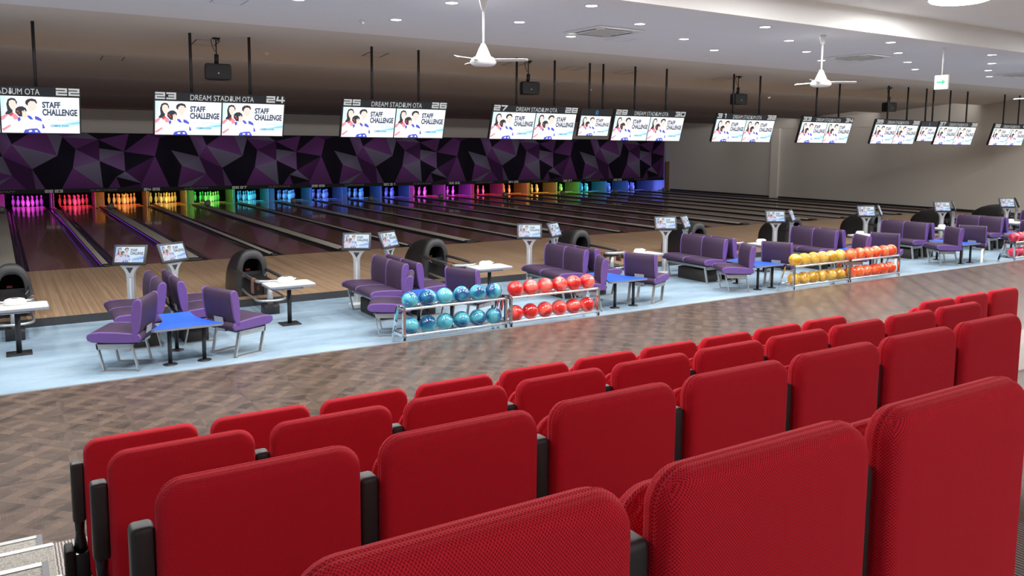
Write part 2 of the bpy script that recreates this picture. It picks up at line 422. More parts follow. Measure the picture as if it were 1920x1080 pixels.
DIG = {'0': [[(0,0),(1,0),(1,1),(0,1),(0,0)]], '1': [[(.45,1),(.8,1),(.8,0)]], '2': [[(0,1),(1,1),(1,.5),(0,.5),(0,0),(1,0)]],
       '3': [[(0,1),(1,1),(1,0),(0,0)], [(.25,.5),(1,.5)]], '4': [[(.1,1),(0,.35),(1,.35)], [(.75,1),(.75,0)]],
       '5': [[(1,1),(0,1),(0,.52),(1,.52),(1,0),(0,0)]], '6': [[(1,1),(0,1),(0,0),(1,0),(1,.52),(0,.52)]],
       '7': [[(0,1),(1,1),(.4,0)]], '8': [[(0,0),(1,0),(1,1),(0,1),(0,0)], [(0,.5),(1,.5)]], '9': [[(1,.45),(0,.45),(0,1),(1,1),(1,0),(0,0)]]}
def add_digits(mb, s, x, y, z, wd, ht, th, gap, fn=None):
    """block digits with their lower left corner at x, y"""
    k = 0
    for ch in s:
        if ch == ' ': x += gap*2; continue
        for pl in DIG[ch]:
            for (a0, b0), (a1, b1) in zip(pl, pl[1:]):
                p0 = Vector((x+th/2+a0*(wd-th), y+th/2+b0*(ht-th))); p1 = Vector((x+th/2+a1*(wd-th), y+th/2+b1*(ht-th)))
                d = (p1-p0).normalized(); q = Vector((-d.y, d.x))*th/2; e = d*th/2; zz = z+k*0.00003; k += 1
                c = [p0-e-q, p1+e-q, p1+e+q, p0-e+q]
                mb.poly([(p.x, p.y, zz) if fn is None else fn(p.x, p.y, zz) for p in c])
        x += wd+gap
    return x

# ================================================================== ROOM SHELL
XL, XR, YF = -9.0, 30.9, 20.2
struct('floor', MB().m('approach_wood').box(XL, XR, -5.0, 0.0, -0.4, 0.0))
struct('floor', MB().m('blue_vinyl').box(XL, XR, -8.9, -5.0, -0.4, FZ))
struct('floor', MB().m('parquet').box(XL, XR, -24.0, -8.9, -0.4, 0.0))
struct('floor', MB().m('pit_dark').box(XL, XR, 0.0, YF, -0.4, -0.09))
struct('trim_1', MB().m('rubber_strip').box(XL, XR, -5.02, -4.995, FZ, 0.003))
struct('trim_2', MB().m('alu').box(XL, XR, -8.93, -8.885, -0.02, 0.004))
struct('wall_right', MB().m('wall_paper').box(XR, XR+0.3, -24, YF, -0.4, 5.4))
struct('wall_back', MB().m('white_plaster').box(XL, XR, -24.3, -24.0, -0.4, 5.4))
struct('wall_front', MB().m('pit_dark').box(XL, XR, YF, YF+0.2, -0.4, 4.2))
struct('wall_bulkhead', MB().m('bulkhead_paint').box(XL, XR, 17.5, 17.7, 0.75, 4.2))
struct('baseboard_right', MB().m('skirting').box(XR-0.02, XR, -24, 16.5, -0.1, 0.11))
struct('trim_3', MB().m('wall_paper_pale').box(XR-0.13, XR, 8.82, 9.28, -0.09, 3.44))
struct('trim_4', MB().m('wall_paper').box(XR-0.02, XR, -24, 17.5, 3.44, 3.47))
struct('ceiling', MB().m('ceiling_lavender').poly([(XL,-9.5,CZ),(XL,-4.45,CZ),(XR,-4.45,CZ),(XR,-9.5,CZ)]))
B = MB().m('ceiling_beige'); B.smooth = True
PB = [(-4.45,4.45),(-3.9,4.447),(-3.3,4.44),(-2.7,4.418),(-2.1,4.372),(-1.45,4.30),(-.81,4.215)]
ids = [B.pts([(XL,y,z),(XR,y,z)]) for y, z in PB]
for a, b in zip(ids, ids[1:]): B.face((a, b, b+1, a+1))
struct('ceiling', B)
def zB(y):
    for (y0,z0),(y1,z1) in zip(PB, PB[1:]):
        if y0 <= y <= y1: return z0+(z1-z0)*(y-y0)/(y1-y0)
def bay(y0, ztop, z0, y1, z1, mt):
    b = MB().m(mt); b.poly([(XL,y0,z0),(XL,y1,z1),(XR,y1,z1),(XR,y0,z0)]); b.poly([(XL,y0,ztop),(XR,y0,ztop),(XR,y0,z0),(XL,y0,z0)])
    struct('ceiling', b)
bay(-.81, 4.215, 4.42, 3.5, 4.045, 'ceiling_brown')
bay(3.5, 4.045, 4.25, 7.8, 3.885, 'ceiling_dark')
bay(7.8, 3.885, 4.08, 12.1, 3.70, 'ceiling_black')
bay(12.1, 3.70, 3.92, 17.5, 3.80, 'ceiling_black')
struct('trim_5', MB().m('white_plaster').box(XL, XR, -9.62, -9.5, CZ, 4.82))
struct('ceiling', MB().m('white_plaster').poly([(XL,-24,4.82),(XL,-9.5,4.82),(XR,-9.5,4.82),(XR,-24,4.82)]))
struct('ceiling', MB().m('white_plaster').box(XL, XR, -24, YF, 5.2, 5.3))

# ================================================================== MURAL + NUMBER BAND OVER THE PIN DECKS
MY = 16.8
def mural():
    # one period (6.8 m) of the printed facet pattern, taken in strip coordinates (1/8 px) at the left end
    V = dict(a=(170,280),w1=(100,60),x1=(440,60),y1=(650,60),z1=(800,60),b=(875,165),a1=(1230,60),c=(1395,200),t3=(1860,60),e=(1055,350),f=(790,450),
             g=(1405,335),h=(1775,385),i=(1400,530),j=(1005,635),k=(430,650),l=(155,750),m=(40,465),n=(1780,700),o=(1435,955),p=(1640,780),q=(830,955),
             r=(600,955),s=(465,955),t=(340,955),u=(130,955),f2=(2255,455),b2=(2335,170),t5=(2160,60),v=(2515,360),t6=(2515,60),t7=(2815,60),
             a9=(3100,280),d2=(2970,465),j2=(2680,610),l9=(3085,750),o2=(2030,890),o3=(2010,955),bq=(2470,955),br=(2600,955),bs=(2810,955),u9=(3060,955),t8=(1700,955),x8=(1510,955),w9=(3030,60))
    T = [('w1 x1 a','k'),('a x1 y1 f','p'),('y1 z1 b f','g'),('a f k','g'),('b e f','k'),('f e j','k'),('f j q r k','k'),('k s r','P'),('l k s t','d'),('l t u','p'),
         ('m a k','p'),('m k l','d'),('z1 a1 b','p'),('b a1 c','g'),('b c e','p'),('a1 t3 c','k'),('c t3 h','p'),('e c i','d'),('c g i','d'),('c h g','k'),('g h i','g'),('h n i','P'),
         ('e i j','P'),('j i o','g'),('j o q','p'),('i n p','k'),('i p x8 o','k'),('p n o2','g'),('p t8 x8','p'),('p o2 t8','k'),('t8 o2 o3','d'),('t3 t5 h','k'),('h t5 b2 f2','p'),
         ('h f2 n','k'),('n f2 o2','d'),('f2 o2 o3 bq','p'),('t5 t6 b2','d'),('b2 t6 v f2','k'),('f2 v j2 br bq','k'),('t6 t7 d2 v','k'),('v d2 j2','g'),('j2 d2 l9','G'),('j2 l9 br','p'),
         ('br l9 bs','G'),('l9 u9 bs','p'),('t7 w9 a9 d2','P')]
    COL = dict(k=(.007,.0055,.012), d=(.042,.012,.055), p=(.088,.026,.112), P=(.10,.052,.135), g=(.098,.085,.135), G=(.105,.095,.145))
    bright = {'a':1.5,'i':1.6,'j':1.5,'n':1.7,'f2':1.4,'f':1.3,'a9':1.5,'j2':1.4}
    b = MB().m('mural_print'); cols = []
    def world(u_, v_): return (-1.66+u_*6.8/2930.0, 2.96-(v_-60)*2.21/895.0)
    for per in range(-2, 6):
        for names, sh in T:
            pts = []
            for nme in names.split():
                x, z = world(*V[nme]); pts.append((x+per*6.8, z, nme))
            if max(q[0] for q in pts) < -8.9 or min(q[0] for q in pts) > 30.55: continue
            pts = [(min(max(x, -8.9), 30.6), z, n_) for x, z, n_ in pts]
            b.poly([(x, MY-0.02, min(z, 2.86)) for x, z, _ in pts])
            for x, z, n_ in pts:
                k = 1.0*bright.get(n_, 0.85); c = COL[sh]; cols.append((c[0]*k, c[1]*k, c[2]*k, 1))
    b.m('number_band')
    nface = len(b.f)
    b.box(-8.9, 30.62, MY-0.005, MY+0.03, 0.757, 2.87)
    me = b.mesh('mural_panel')
    ca = me.color_attributes.new('print', 'FLOAT_COLOR', 'CORNER')
    for i, c in enumerate(cols): ca.data[i].color = c
    o = obj('mural_panel', me)
    tag(o, 'long dark purple faceted-triangle mural above all the pin decks', 'mural')
mural()
band = thing('number_band', 'black band with grey lane numbers below the purple mural', 'sign', (0, MY, 0.60))
obj('panel', MB().m('number_band').box(-8.9, 30.62, -0.04, 0.03, 0.0, 0.155), band)
fnb = lambda x, y, z: (x, -0.042-z, y)
for k in range(-1, 9):
    nb = MB().m('band_number'); s = '%d %d' % (22+2*k, 23+2*k)
    add_digits(nb, s, P*k-0.29, 0.022, 0.0, 0.125, 0.105, 0.024, 0.018, fn=fnb)
    obj('lane_number', nb, band)
    lb = MB().m('band_logo'); cxk = P*k+1.7
    add_text(lb, 'QUBICA', cxk-0.20, 0.078, 0.0, 0.10, width=0.56, fn=fnb)
    add_text(lb, 'AMF', cxk+0.31, 0.078, 0.0, 0.10, width=0.30, fn=fnb)
    lb.m('band_red').poly([fnb(cxk+0.09, 0.11, 0), fnb(cxk+0.125, 0.06, 0), fnb(cxk+0.16, 0.11, 0)])
    obj('logo', lb, band)
o = obj('wood_panel', MB().m('brown_wood').box(30.64, 30.88, 16.6, 16.7, -0.09, 1.66))
tag(o, 'narrow brown wooden panel standing at the right end of the mural', 'panel')

# ================================================================== LANES
GA, GB, LW = 0.265, 0.355, 1.08
def lane_center(n):      # lane number 21..40
    k = (n-21)//2; pc = -1.7+P*k
    return pc + (GB+LW/2)*(-1 if n % 2 else 1)
LANE_COL = {21:('red',(1,.02,.05)),22:('magenta',(.75,.02,1)),23:('red',(1,.01,.03)),24:('orange',(1,.36,.03)),25:('yellow',(1,.60,.06)),26:('green',(.02,1,.06)),27:('cyan',(.02,.55,1)),
            28:('sky blue',(.04,.30,1)),29:('blue',(.06,.16,1)),30:('light blue',(.03,.22,1)),31:('royal blue',(.07,.09,1)),32:('pink',(1,.04,.75)),33:('violet pink',(.75,.03,1)),34:('scarlet',(1,.02,.02)),
            35:('amber',(1,.30,.02)),36:('golden',(1,.50,.06)),37:('emerald green',(.02,1,.08)),38:('azure',(.02,.38,1)),39:('deep blue',(.05,.14,1)),40:('indigo blue',(.08,.12,1))}
me_pin = MB().m('pin_plastic').lathe([(r*1.06, z*1.06) for r, z in [(.0,.0),(.026,0),(.036,.02),(.050,.057),(.0605,.114),(.0595,.15),(.053,.184),(.042,.219),(.031,.239),(.025,.254),(.0235,.280),(.0265,.298),(.031,.320),(.0323,.343),(.026,.365),(.013,.378),(0,.381)]], 16).mesh('pin_body')
me_stripe = MB().m('pin_stripe').lathe([(.0275*1.06, .249*1.06),(.0262*1.06,.256*1.06),(.0262*1.06,.262*1.06)], 16).mesh('pin_stripe')
PIN_POS = [(0,0,'at the front point'),(-.5,1,'second row left'),(.5,1,'second row right'),(-1,2,'third row left'),(0,2,'third row middle'),(1,2,'third row right'),
           (-1.5,3,'back row far left'),(-.5,3,'back row left of centre'),(.5,3,'back row right of centre'),(1.5,3,'back row far right')]
for n in range(21, 41):
    xc = lane_center(n); cn, cc = LANE_COL[n]
    ln = thing('bowling_lane', 'glossy reddish board lane numbered %d running to the %s-lit pins' % (n, cn) if n > 21 else 'glossy board lane numbered 21 at the left edge of the photo', 'bowling lane', (xc, 0, 0), 0, 'polished bowling lanes')
    obj('lane_surface', MB().m('lane_wood').box(-LW/2, LW/2, 0.002, 19.7, -0.09, -0.001), ln)
    for s_ in (-1, 1):
        wg = (GA if (s_ == 1) == (n % 2 == 0) else GB) - (0.086 if (s_ == 1) == (n % 2 == 0) else 0.171)
        g = MB().m('gutter'); x0 = s_*LW/2; pr = []
        for t in range(9):
            u_ = t/8; pr.append((x0+s_*u_*wg, -0.004-0.055*math.sin(PI*u_)**0.7))
        g.smooth = True
        ids = [g.pts([(x, 0.002, z), (x, 17.2, z-0.02)]) for x, z in pr]
        for a, b_ in zip(ids, ids[1:]): g.face((a, b_, b_+1, a+1))
        obj('gutter', g, ln)
    e1 = emit('deck_line_%d' % n, cc if n not in (24, 25, 26) else (1, .10, .02), 1.6)
    obj('deck_glow_line', MB().m('deck_line_%d' % n).box(-LW/2, LW/2, 18.10, 18.115, -0.0012, 0.003), ln)  # thin emissive strip put in for the coloured line at the deck
    # lamp over the deck
    e2 = emit('deck_lamp_%d' % n, cc, 9)
    lp = thing('deck_lamp', '%s lamp strip under the number band over the pins of lane %d' % (cn, n), 'lamp', (xc, 16.88, 0.70), 0, 'coloured lamps above the pins')
    obj('lamp_tube', MB().m('deck_lamp_%d' % n).box(-.38, .38, -.02, .03, 0, .035), lp)
    obj('mount', MB().m('black_matt').box(-.40, .40, -.048, .05, .035, .06), lp)
    ld = bpy.data.lights.new('deck_light', 'AREA'); ld.shape = 'RECTANGLE'; ld.size = 0.8; ld.size_y = 0.08; ld.energy = PIT_W; ld.color = cc
    lo = bpy.data.objects.new('light', ld); C.objects.link(lo); lo.parent = lp; lo.location = (0, 0.05, -0.01)
    lo.rotation_euler = (math.radians(62), 0, 0)
    if n == 21: continue
    for q, (px, row, wd) in enumerate(PIN_POS):
        pn = obj('bowling_pin', me_pin, None, (xc+px*.323, 18.42+row*.28, 0.0))
        tag(pn, '%s-lit bowling pin of lane %d, %s of its triangle' % (cn, n, wd), 'bowling pin', 'bowling pins on the decks')
        obj('neck_stripe', me_stripe, pn)

emit('led_purple', (.33, .03, 1.0), 0.9); emit('led_dim', (.10, .04, .6), 0.07)
for j in range(-1, 19):
    xd = j*1.7; wide = (j % 2 != 0); hw = 0.14 if wide else 0.055
    nlab = ('lanes %d and %d' % (22+j, 23+j)) if j < 18 else 'lane 40 and the side wall'
    dv = thing('lane_divider', '%s low divider strip between %s' % ('wide grey' if wide else 'narrow grey', nlab), 'lane divider', (xd, 0, 0), 0, 'strips between the lanes')
    hz = 0.05 if wide else 0.035
    obj('cap', smooth_round(MB().m('cap_beige').box(-hw, hw, 0.10, 17.1, -0.09, hz).mesh('cap'), 0.006, 1), dv)
    obj('end_block', smooth_round(MB().m('end_block').box(-hw-.005, hw+.005, -0.06, 0.10, -0.085 if False else 0.0, hz+.012).mesh('end_block'), 0.012, 2), dv)
    obj('side_strip', MB().m('end_block').box(-hw-.025, -hw-.001, 0.0, 17.1, -0.085, hz-.012).box(hw+.001, hw+.025, 0.0, 17.1, -0.085, hz-.012), dv)
    obj('light_strip', MB().m('led_purple' if j < 2 else 'led_dim').box(-hw-.030, -hw-.0255, (0.15, 0.15, 3.2)[j+1] if j < 2 else 9, 14.0, 0.004, 0.012), dv)
    # wall between two decks
    kb = thing('deck_side_wall', 'pale wall beside the pins between %s' % nlab, 'partition', (xd, 0, 0), 0, 'walls between the pin decks')
    hk = 0.25 if wide else 0.055; hr = 0.12 if wide else 0.045; yr = 18.0 if wide else 17.75
    obj('panel', MB().m('kickback').box(-hk, -hk+.03, 17.7, 19.0, -0.09, 0.9).box(hr-.03, hr, yr, 19.0, -0.09, 0.9), kb)
    if wide: obj('front_cover', MB().m('cover_grey').box(-hk+.03, hr-.03, 17.98, 18.0, -0.09, 0.9), kb)
    obj('rear_panel', MB().m('pit_dark').box(-hk, hr, 19.0, 19.8, -0.09, 0.9), kb)
    if wide:
        k = (j+1)//2
        bl = obj('divider_ball', MB().m('ball_grey').lathe([(0.0, .0)]+[(.122*math.sin(t*PI/12), .122-.122*math.cos(t*PI/12)) for t in range(1, 12)]+[(0, .244)], 20, ).mesh('divider_ball'), None, (xd, 14.85, 0.05))
        tag(bl, 'dim grey ball on the wide divider between %s, just before the pins' % nlab, 'ball', 'grey balls on the dividers')
o = obj('pit_curtain', MB().m('pit_dark').box(XL+.1, XR-.1, 19.84, 19.88, -0.09, 0.95)); tag(o, 'black curtain behind all the bowling pins', 'curtain')

# ================================================================== SCREEN CONTENT
def display_content(mb, W, H, z=0.0, st=0.0004, pre='scr_'):
    """the staff challenge picture, on a W x H screen with its lower left corner at 0, 0"""
    def pl(mt, pts, lay):
        mb.m(pre+mt); mb.poly([(u*W, (1-v)*H, z+lay*st) for u, v in reversed(pts)])
    pl('white', [(0,0),(1,0),(1,1),(0,1)], 0)
    pl('ice', [(0,0),(.22,0),(.10,.35),(.06,1),(0,1)], 1); pl('sky', [(0,0),(.07,0),(.03,.4),(0,1)], 2)
    pl('ice', [(1,.48),(.88,.58),(.7,.7),(.58,.8),(.62,1),(1,1)], 0.5)
    pl('sky', [(1,.60),(.86,.68),(.70,.77),(.62,.83),(.72,.82),(.88,.80),(1,.79)], 1)
    pl('blue', [(1,.67),(.9,.70),(.80,.755),(.92,.75),(1,.73)], 2)
    pl('ice', [(1,.80),(.75,.88),(.62,1),(1,1)], 1)
    # standing woman, left
    pl('hair', [(.08,.40),(.07,.22),(.09,.09),(.135,.05),(.18,.07),(.205,.16),(.20,.24),(.165,.20),(.15,.33),(.14,.47),(.11,.53),(.06,.52),(.05,.47)], 3)
    pl('skin', [(.105,.14),(.14,.10),(.18,.13),(.195,.22),(.18,.32),(.15,.40),(.12,.33),(.10,.24)], 4)
    pl('shirt', [(0,.56),(.05,.50),(.10,.50),(.15,.45),(.19,.48),(.22,.56),(.23,1),(0,1)], 3)
    pl('pink', [(.0,.56),(.05,.50),(.08,.53),(.03,.64),(0,.66)], 5)
    pl('pink', [(.13,.52),(.17,.47),(.205,.54),(.21,.62),(.16,.64),(.14,.58)], 5)
    pl('red', [(.09,.50),(.14,.44),(.16,.47),(.12,.56)], 6)
    pl('pink', [(.0,.90),(.10,.78),(.12,.81),(.02,.96)], 5)
    # man with the ball
    pl('hair', [(.305,.20),(.31,.12),(.34,.07),(.39,.05),(.44,.08),(.455,.16),(.45,.20),(.42,.13),(.37,.12),(.34,.18),(.335,.26)], 6)
    pl('skin', [(.335,.17),(.37,.12),(.42,.12),(.45,.18),(.445,.30),(.41,.40),(.37,.41),(.34,.31)], 5)
    pl('shirt', [(.22,1),(.25,.70),(.24,.55),(.30,.47),(.38,.42),(.44,.46),(.50,.52),(.52,.68),(.54,.86),(.51,.88),(.50,1)], 4)
    pl('hair', [(.175,.44),(.18,.34),(.22,.28),(.27,.27),(.31,.32),(.325,.40),(.31,.50),(.27,.56),(.22,.55)], 7)
    pl('red', [(.19,.40),(.215,.38),(.22,.42),(.20,.44)], 8)
    pl('skin', [(.262,.47),(.258,.40),(.272,.39),(.28,.43),(.285,.37),(.298,.37),(.302,.43),(.312,.39),(.322,.41),(.325,.50),(.31,.58),(.28,.62),(.26,.56)], 8); pl('red', [(.215,.45),(.23,.43),(.235,.47),(.22,.49)], 8)
    pl('navy', [(.325,.56),(.33,.51),(.37,.54),(.40,.63),(.36,.63)], 5)
    pl('navy', [(.42,.53),(.46,.55),(.50,.61),(.51,.68),(.46,.65),(.42,.62)], 5)
    pl('navy', [(.27,.98),(.29,.91),(.37,.88),(.44,.87),(.47,.92),(.49,1),(.27,1)], 5)
    pl('white', [(.33,.94),(.37,.92),(.38,.96),(.34,.98)], 6); pl('white', [(.41,.93),(.44,.92),(.45,.97),(.42,.98)], 6)
    pl('navy', [(.51,.73),(.53,.78),(.545,.86),(.51,.88)], 5)
    pl('navy', [(.205,.58),(.235,.57),(.24,.64),(.215,.70),(.20,.64)], 5)
    mb.m(pre+'ink')
    add_text(mb, 'STAFF', .635*W, (1-.225)*H, z+6*st, .225*H, width=.235*W, offset=0.010*H)
    add_text(mb, 'CHALLENGE', .745*W, (1-.43)*H, z+6*st, .24*H, width=.455*W, offset=0.011*H)
    mb.m(pre+'teal'); add_text(mb, 'COMING SOON', .735*W, (1-.795)*H, z+6*st, .085*H, width=.235*W, offset=0.004*H)
    mb.m(pre+'grey')
    for u0, u1 in ((.585,.61),(.71,.735),(.745,.77),(.78,.80),(.82,.84),(.85,.875),(.89,.905)):
        mb.poly([(u0*W, (1-.645)*H, z+6*st), (u1*W, (1-.645)*H, z+6*st), (u1*W, (1-.60)*H, z+6*st), (u0*W, (1-.60)*H, z+6*st)])
    mb.poly([(.55*W, (1-.80)*H, z+6*st), (.60*W, (1-.80)*H, z+6*st), (.60*W, (1-.792)*H, z+6*st), (.55*W, (1-.792)*H, z+6*st)])
SW, SH = 1.105, 0.60
_m = MB(); display_content(_m, SW, SH, 0, 0.0006); me_disp = _m.mesh('display')
_m = MB(); display_content(_m, 0.40, 0.225, 0, 0.0003, 'tab_'); me_tab = _m.mesh('display')
_m = MB(); display_content(_m, 0.88, 0.47, 0, 0.0006); me_mid = _m.mesh('display')
me_case = smooth_round(MB().m('black_paint').box(-1.14, 1.14, 0.0, 0.78, -0.07, 0.0).mesh('case'), 0.006, 1)
def hang_poles(t, dx, top, zb_, y):
    for s_ in (-1, 1):
        obj('pole', MB().m('black_paint').tube([(s_*dx, y, zb_), (s_*dx, y, top)], 0.026, 10), t)
TILT = math.radians(105.6)
for k in range(10):
    xc = -1.7+P*k; a = 21+2*k
    t = thing('hanging_monitor', 'hanging twin monitor headed with lane numbers %d and %d' % (a, a+1), 'monitor', (xc, -2.79, 2.64), 0, 'twin monitors hanging over the lanes')
    R = (TILT, 0, 0)
    obj('case', me_case, t, None, R)
    for s_, x0 in ((0, -SW-.012), (1, .012)):
        obj('display', me_disp, t, tuple(Matrix.Rotation(TILT, 3, 'X') @ Vector((x0, .018, .0015))), R)
    hb = MB().m('header_black').box(-1.135, 1.135, 0.632, 0.775, 0.0, 0.006)
    obj('header', hb, t, None, R)
    tx = MB().m('header_white')
    add_text(tx, 'DREAM STAD', -0.215, .690, .0075, .140, width=.66); add_text(tx, 'UM OTA', 0.365, .690, .0075, .140, width=.38)
    tx.poly([(.135,.650,.0075),(.165,.650,.0075),(.172,.675,.0075),(.160,.71,.0075),(.163,.738,.0075),(.15,.752,.0075),(.137,.738,.0075),(.140,.71,.0075),(.128,.675,.0075)])
    obj('venue_name', tx, t, None, R)
    dg = MB().m('header_white'); add_digits(dg, str(a), -1.12, .650, .0075, .16, .122, .030, .02); obj('lane_number', dg, t, None, R)
    dg = MB().m('header_white'); add_digits(dg, str(a+1), .785, .650, .0075, .16, .122, .030, .02); obj('lane_number', dg, t, None, R)
    hang_poles(t, 0.51, zB(-2.99)-2.64, 0.70, -0.20+.06)
for k, nmn in ((3, 'lane 28 and lane 29'), (7, 'lane 36 and lane 37')):
    t = thing('hanging_monitor', 'small single hanging monitor between the signs of %s' % nmn, 'monitor', (P*k, -2.83, 2.74), 0, 'small hanging monitors')
    R = (TILT, 0, 0)
    obj('case', smooth_round(MB().m('black_paint').box(-.46, .46, 0, .66, -.05, 0).mesh('case'), .005, 1), t, None, R)
    obj('display', me_mid, t, tuple(Matrix.Rotation(TILT, 3, 'X') @ Vector((-.44, .018, .0015))), R)
    obj('header', MB().m('header_black').box(-.455, .455, .50, .655, 0, .006), t, None, R)
    em = MB().m('header_blue')
    em.extrude([(.045*math.cos(q)*1.0, .577+.055*math.sin(q)) for q in [2*PI*i/20 for i in range(20)]], .0065, .0075)
    em.m('header_black'); em.extrude([(.012+.016*math.cos(q), .588+.022*math.sin(q)) for q in [2*PI*i/12 for i in range(12)]], .0078, .0085)
    obj('emblem', em, t, None, R)
    hang_poles(t, 0.20, zB(-2.99)-2.74, 0.60, -0.17+.06)

# ================================================================== SPEAKERS
for k in range(4):
    xc = 1.7+6.8*k
    names = ['between the poles of the lane 23 and 24 monitor', 'between the poles of the lane 27 and 28 monitor', 'beside the pole of the lane 31 and 32 monitor', 'beside the pole of the lane 35 and 36 monitor']
    t = thing('loudspeaker', 'black loudspeaker on a ceiling bracket %s' % names[k], 'speaker', (xc, -2.62, 3.66), 0, 'loudspeakers hung from the ceiling')
    cab = MB().m('speaker_black'); R_ = []
    for z_, kf in ((0.0, .92), (.03, .96), (.14, 1.0), (.25, .97), (.285, .90)):
        R_.append([(x*kf, y, z_) for x, y in ((-.235,-.13),(.235,-.13),(.225,-.02),(.13,.16),(-.13,.16),(-.225,-.02))])
    cab.loft(R_); obj('cabinet', smooth_round(cab.mesh('cabinet'), .012, 2), t)
    obj('badge', MB().m('grey_badge').box(-.012, .012, -.142, -.130, .10, .125), t)
    zt = zB(-2.62)-3.66
    obj('neck', MB().m('speaker_black').tube([(0, .03, .27), (0, .0, .36), (0, .0, .46)], .04, 12), t)
    obj('rod', MB().m('speaker_black').tube([(0, 0, .45), (0, 0, zt-.14), (.0, .0, zt-.02)], .011, 8), t)
    obj('cable', MB().m('speaker_black').tube([(-.02, 0, .50), (-.06, .02, zt-.16), (-.085, .03, zt-.02)], .006, 6), t)
    obj('bracket', MB().m('speaker_black').box(-.06, .06, -.06, .06, zt-.022, zt).box(.03, .05, -.02, .02, zt-.05, zt-.02), t)

# ================================================================== CEILING FIXTURES
me_disc = MB().m('downlight_glow').lathe([(0, -.004), (.082, -.004)], 24).mesh('diffuser')
me_ring = MB().m('fan_white').lathe([(.082, -.003), (.100, -.010), (.108, -.004), (.108, 0)], 24).mesh('trim_ring')
dl = bpy.data.lights.new('downlight', 'AREA'); dl.shape = 'DISK'; dl.size = 0.16; dl.energy = DOWN_W; dl.color = (1, .985, .96)
XS = [-5.2, -3.45, -1.7, .02, 1.76, 3.6, 5.31, 6.98, 8.85, 10.55, 12.24, 13.9, 15.73, 17.48, 19.12, 20.9, 22.65, 24.4, 26.1, 27.85, 29.6]
cnt = 0
for i, x in enumerate(XS):
    ys = (-7.2, -9.05) if i % 2 == 0 else (-6.3, -8.14)
    for j, y in enumerate(ys):
        cnt += 1
        rowl = {-9.05: 'nearest', -8.14: 'second', -7.2: 'third', -6.3: 'farthest'}[y]
        t = thing('downlight', 'round recessed ceiling downlight, %s row, %s along it from the left' % (rowl, ORD[i//2+1]), 'downlight', (x, y, CZ), 0, 'recessed downlights in the pale ceiling')
        obj('diffuser', me_disc, t); obj('trim_ring', me_ring, t)
        lo = bpy.data.objects.new('light', dl); C.objects.link(lo); lo.parent = t; lo.location = (0, 0, -.012)
me_big = MB().m('lamp_glow').lathe([(0, -.05), (.36, -.05), (.42, -.03), (.43, -.005)], 32).mesh('diffuser')
me_brim = MB().m('fan_white').lathe([(.43, -.006), (.46, -.012), (.47, 0)], 32).mesh('rim')
bl_ = bpy.data.lights.new('room_lamp', 'AREA'); bl_.shape = 'DISK'; bl_.size = 0.84; bl_.energy = ROOM_W; bl_.color = (1, .985, .96)
for x, y in [(10.95, -11.02), (7.6, -11.6), (4.4, -11.2), (1.0, -11.2), (-2.4, -11.2), (16.8, -12.2), (20.5, -12.2), (24.2, -12.2), (9.5, -15.0), (1.0, -22.0)]:  # only the first is in view; the rest are added to light beam and seats
    lab = 'large round ceiling lamp at the top right edge of the photo' if x == 10.95 else 'large round ceiling lamp added out of view'
    t = thing('ceiling_lamp', lab, 'ceiling lamp', (x, y, 4.82), 0, 'large round ceiling lamps')
    obj('diffuser', me_big, t); obj('rim', me_brim, t)
    if y < -20: bl_ = bl_.copy(); bl_.energy = ROOM_W*0.55  # rear lamp added as a weak fill for the seat backs
    lo = bpy.data.objects.new('light', bl_); C.objects.link(lo); lo.parent = t; lo.location = (0, 0, -.06)
FILL_W = {0: 260, 1: 230, 2: 180, 3: 95}  # unseen strips added behind the ceiling steps to brighten lanes and mural
for q, (y, z) in enumerate([(-.81, 4.215), (3.5, 4.045), (7.8, 3.885), (12.1, 3.70)]):
    t = thing('added_fill_light', 'long unseen fill light added behind the %s step of the dark ceiling' % ORD[q+1], 'fill light', (11.0, y+.03, z+.05), 0, 'added fill lights behind the ceiling steps')
    obj('fill_channel', MB().m('fan_white').box(-19.5, 19.5, -.03, .0, 0, .05), t)
    cl = bpy.data.lights.new('added_fill', 'AREA'); cl.shape = 'RECTANGLE'; cl.size = 39; cl.size_y = 0.05; cl.energy = FILL_W[q]; cl.color = (1, .97, .94)
    lo = bpy.data.objects.new('light', cl); C.objects.link(lo); lo.parent = t; lo.location = (0, .01, .02); lo.rotation_euler = (math.radians(82), 0, 0)
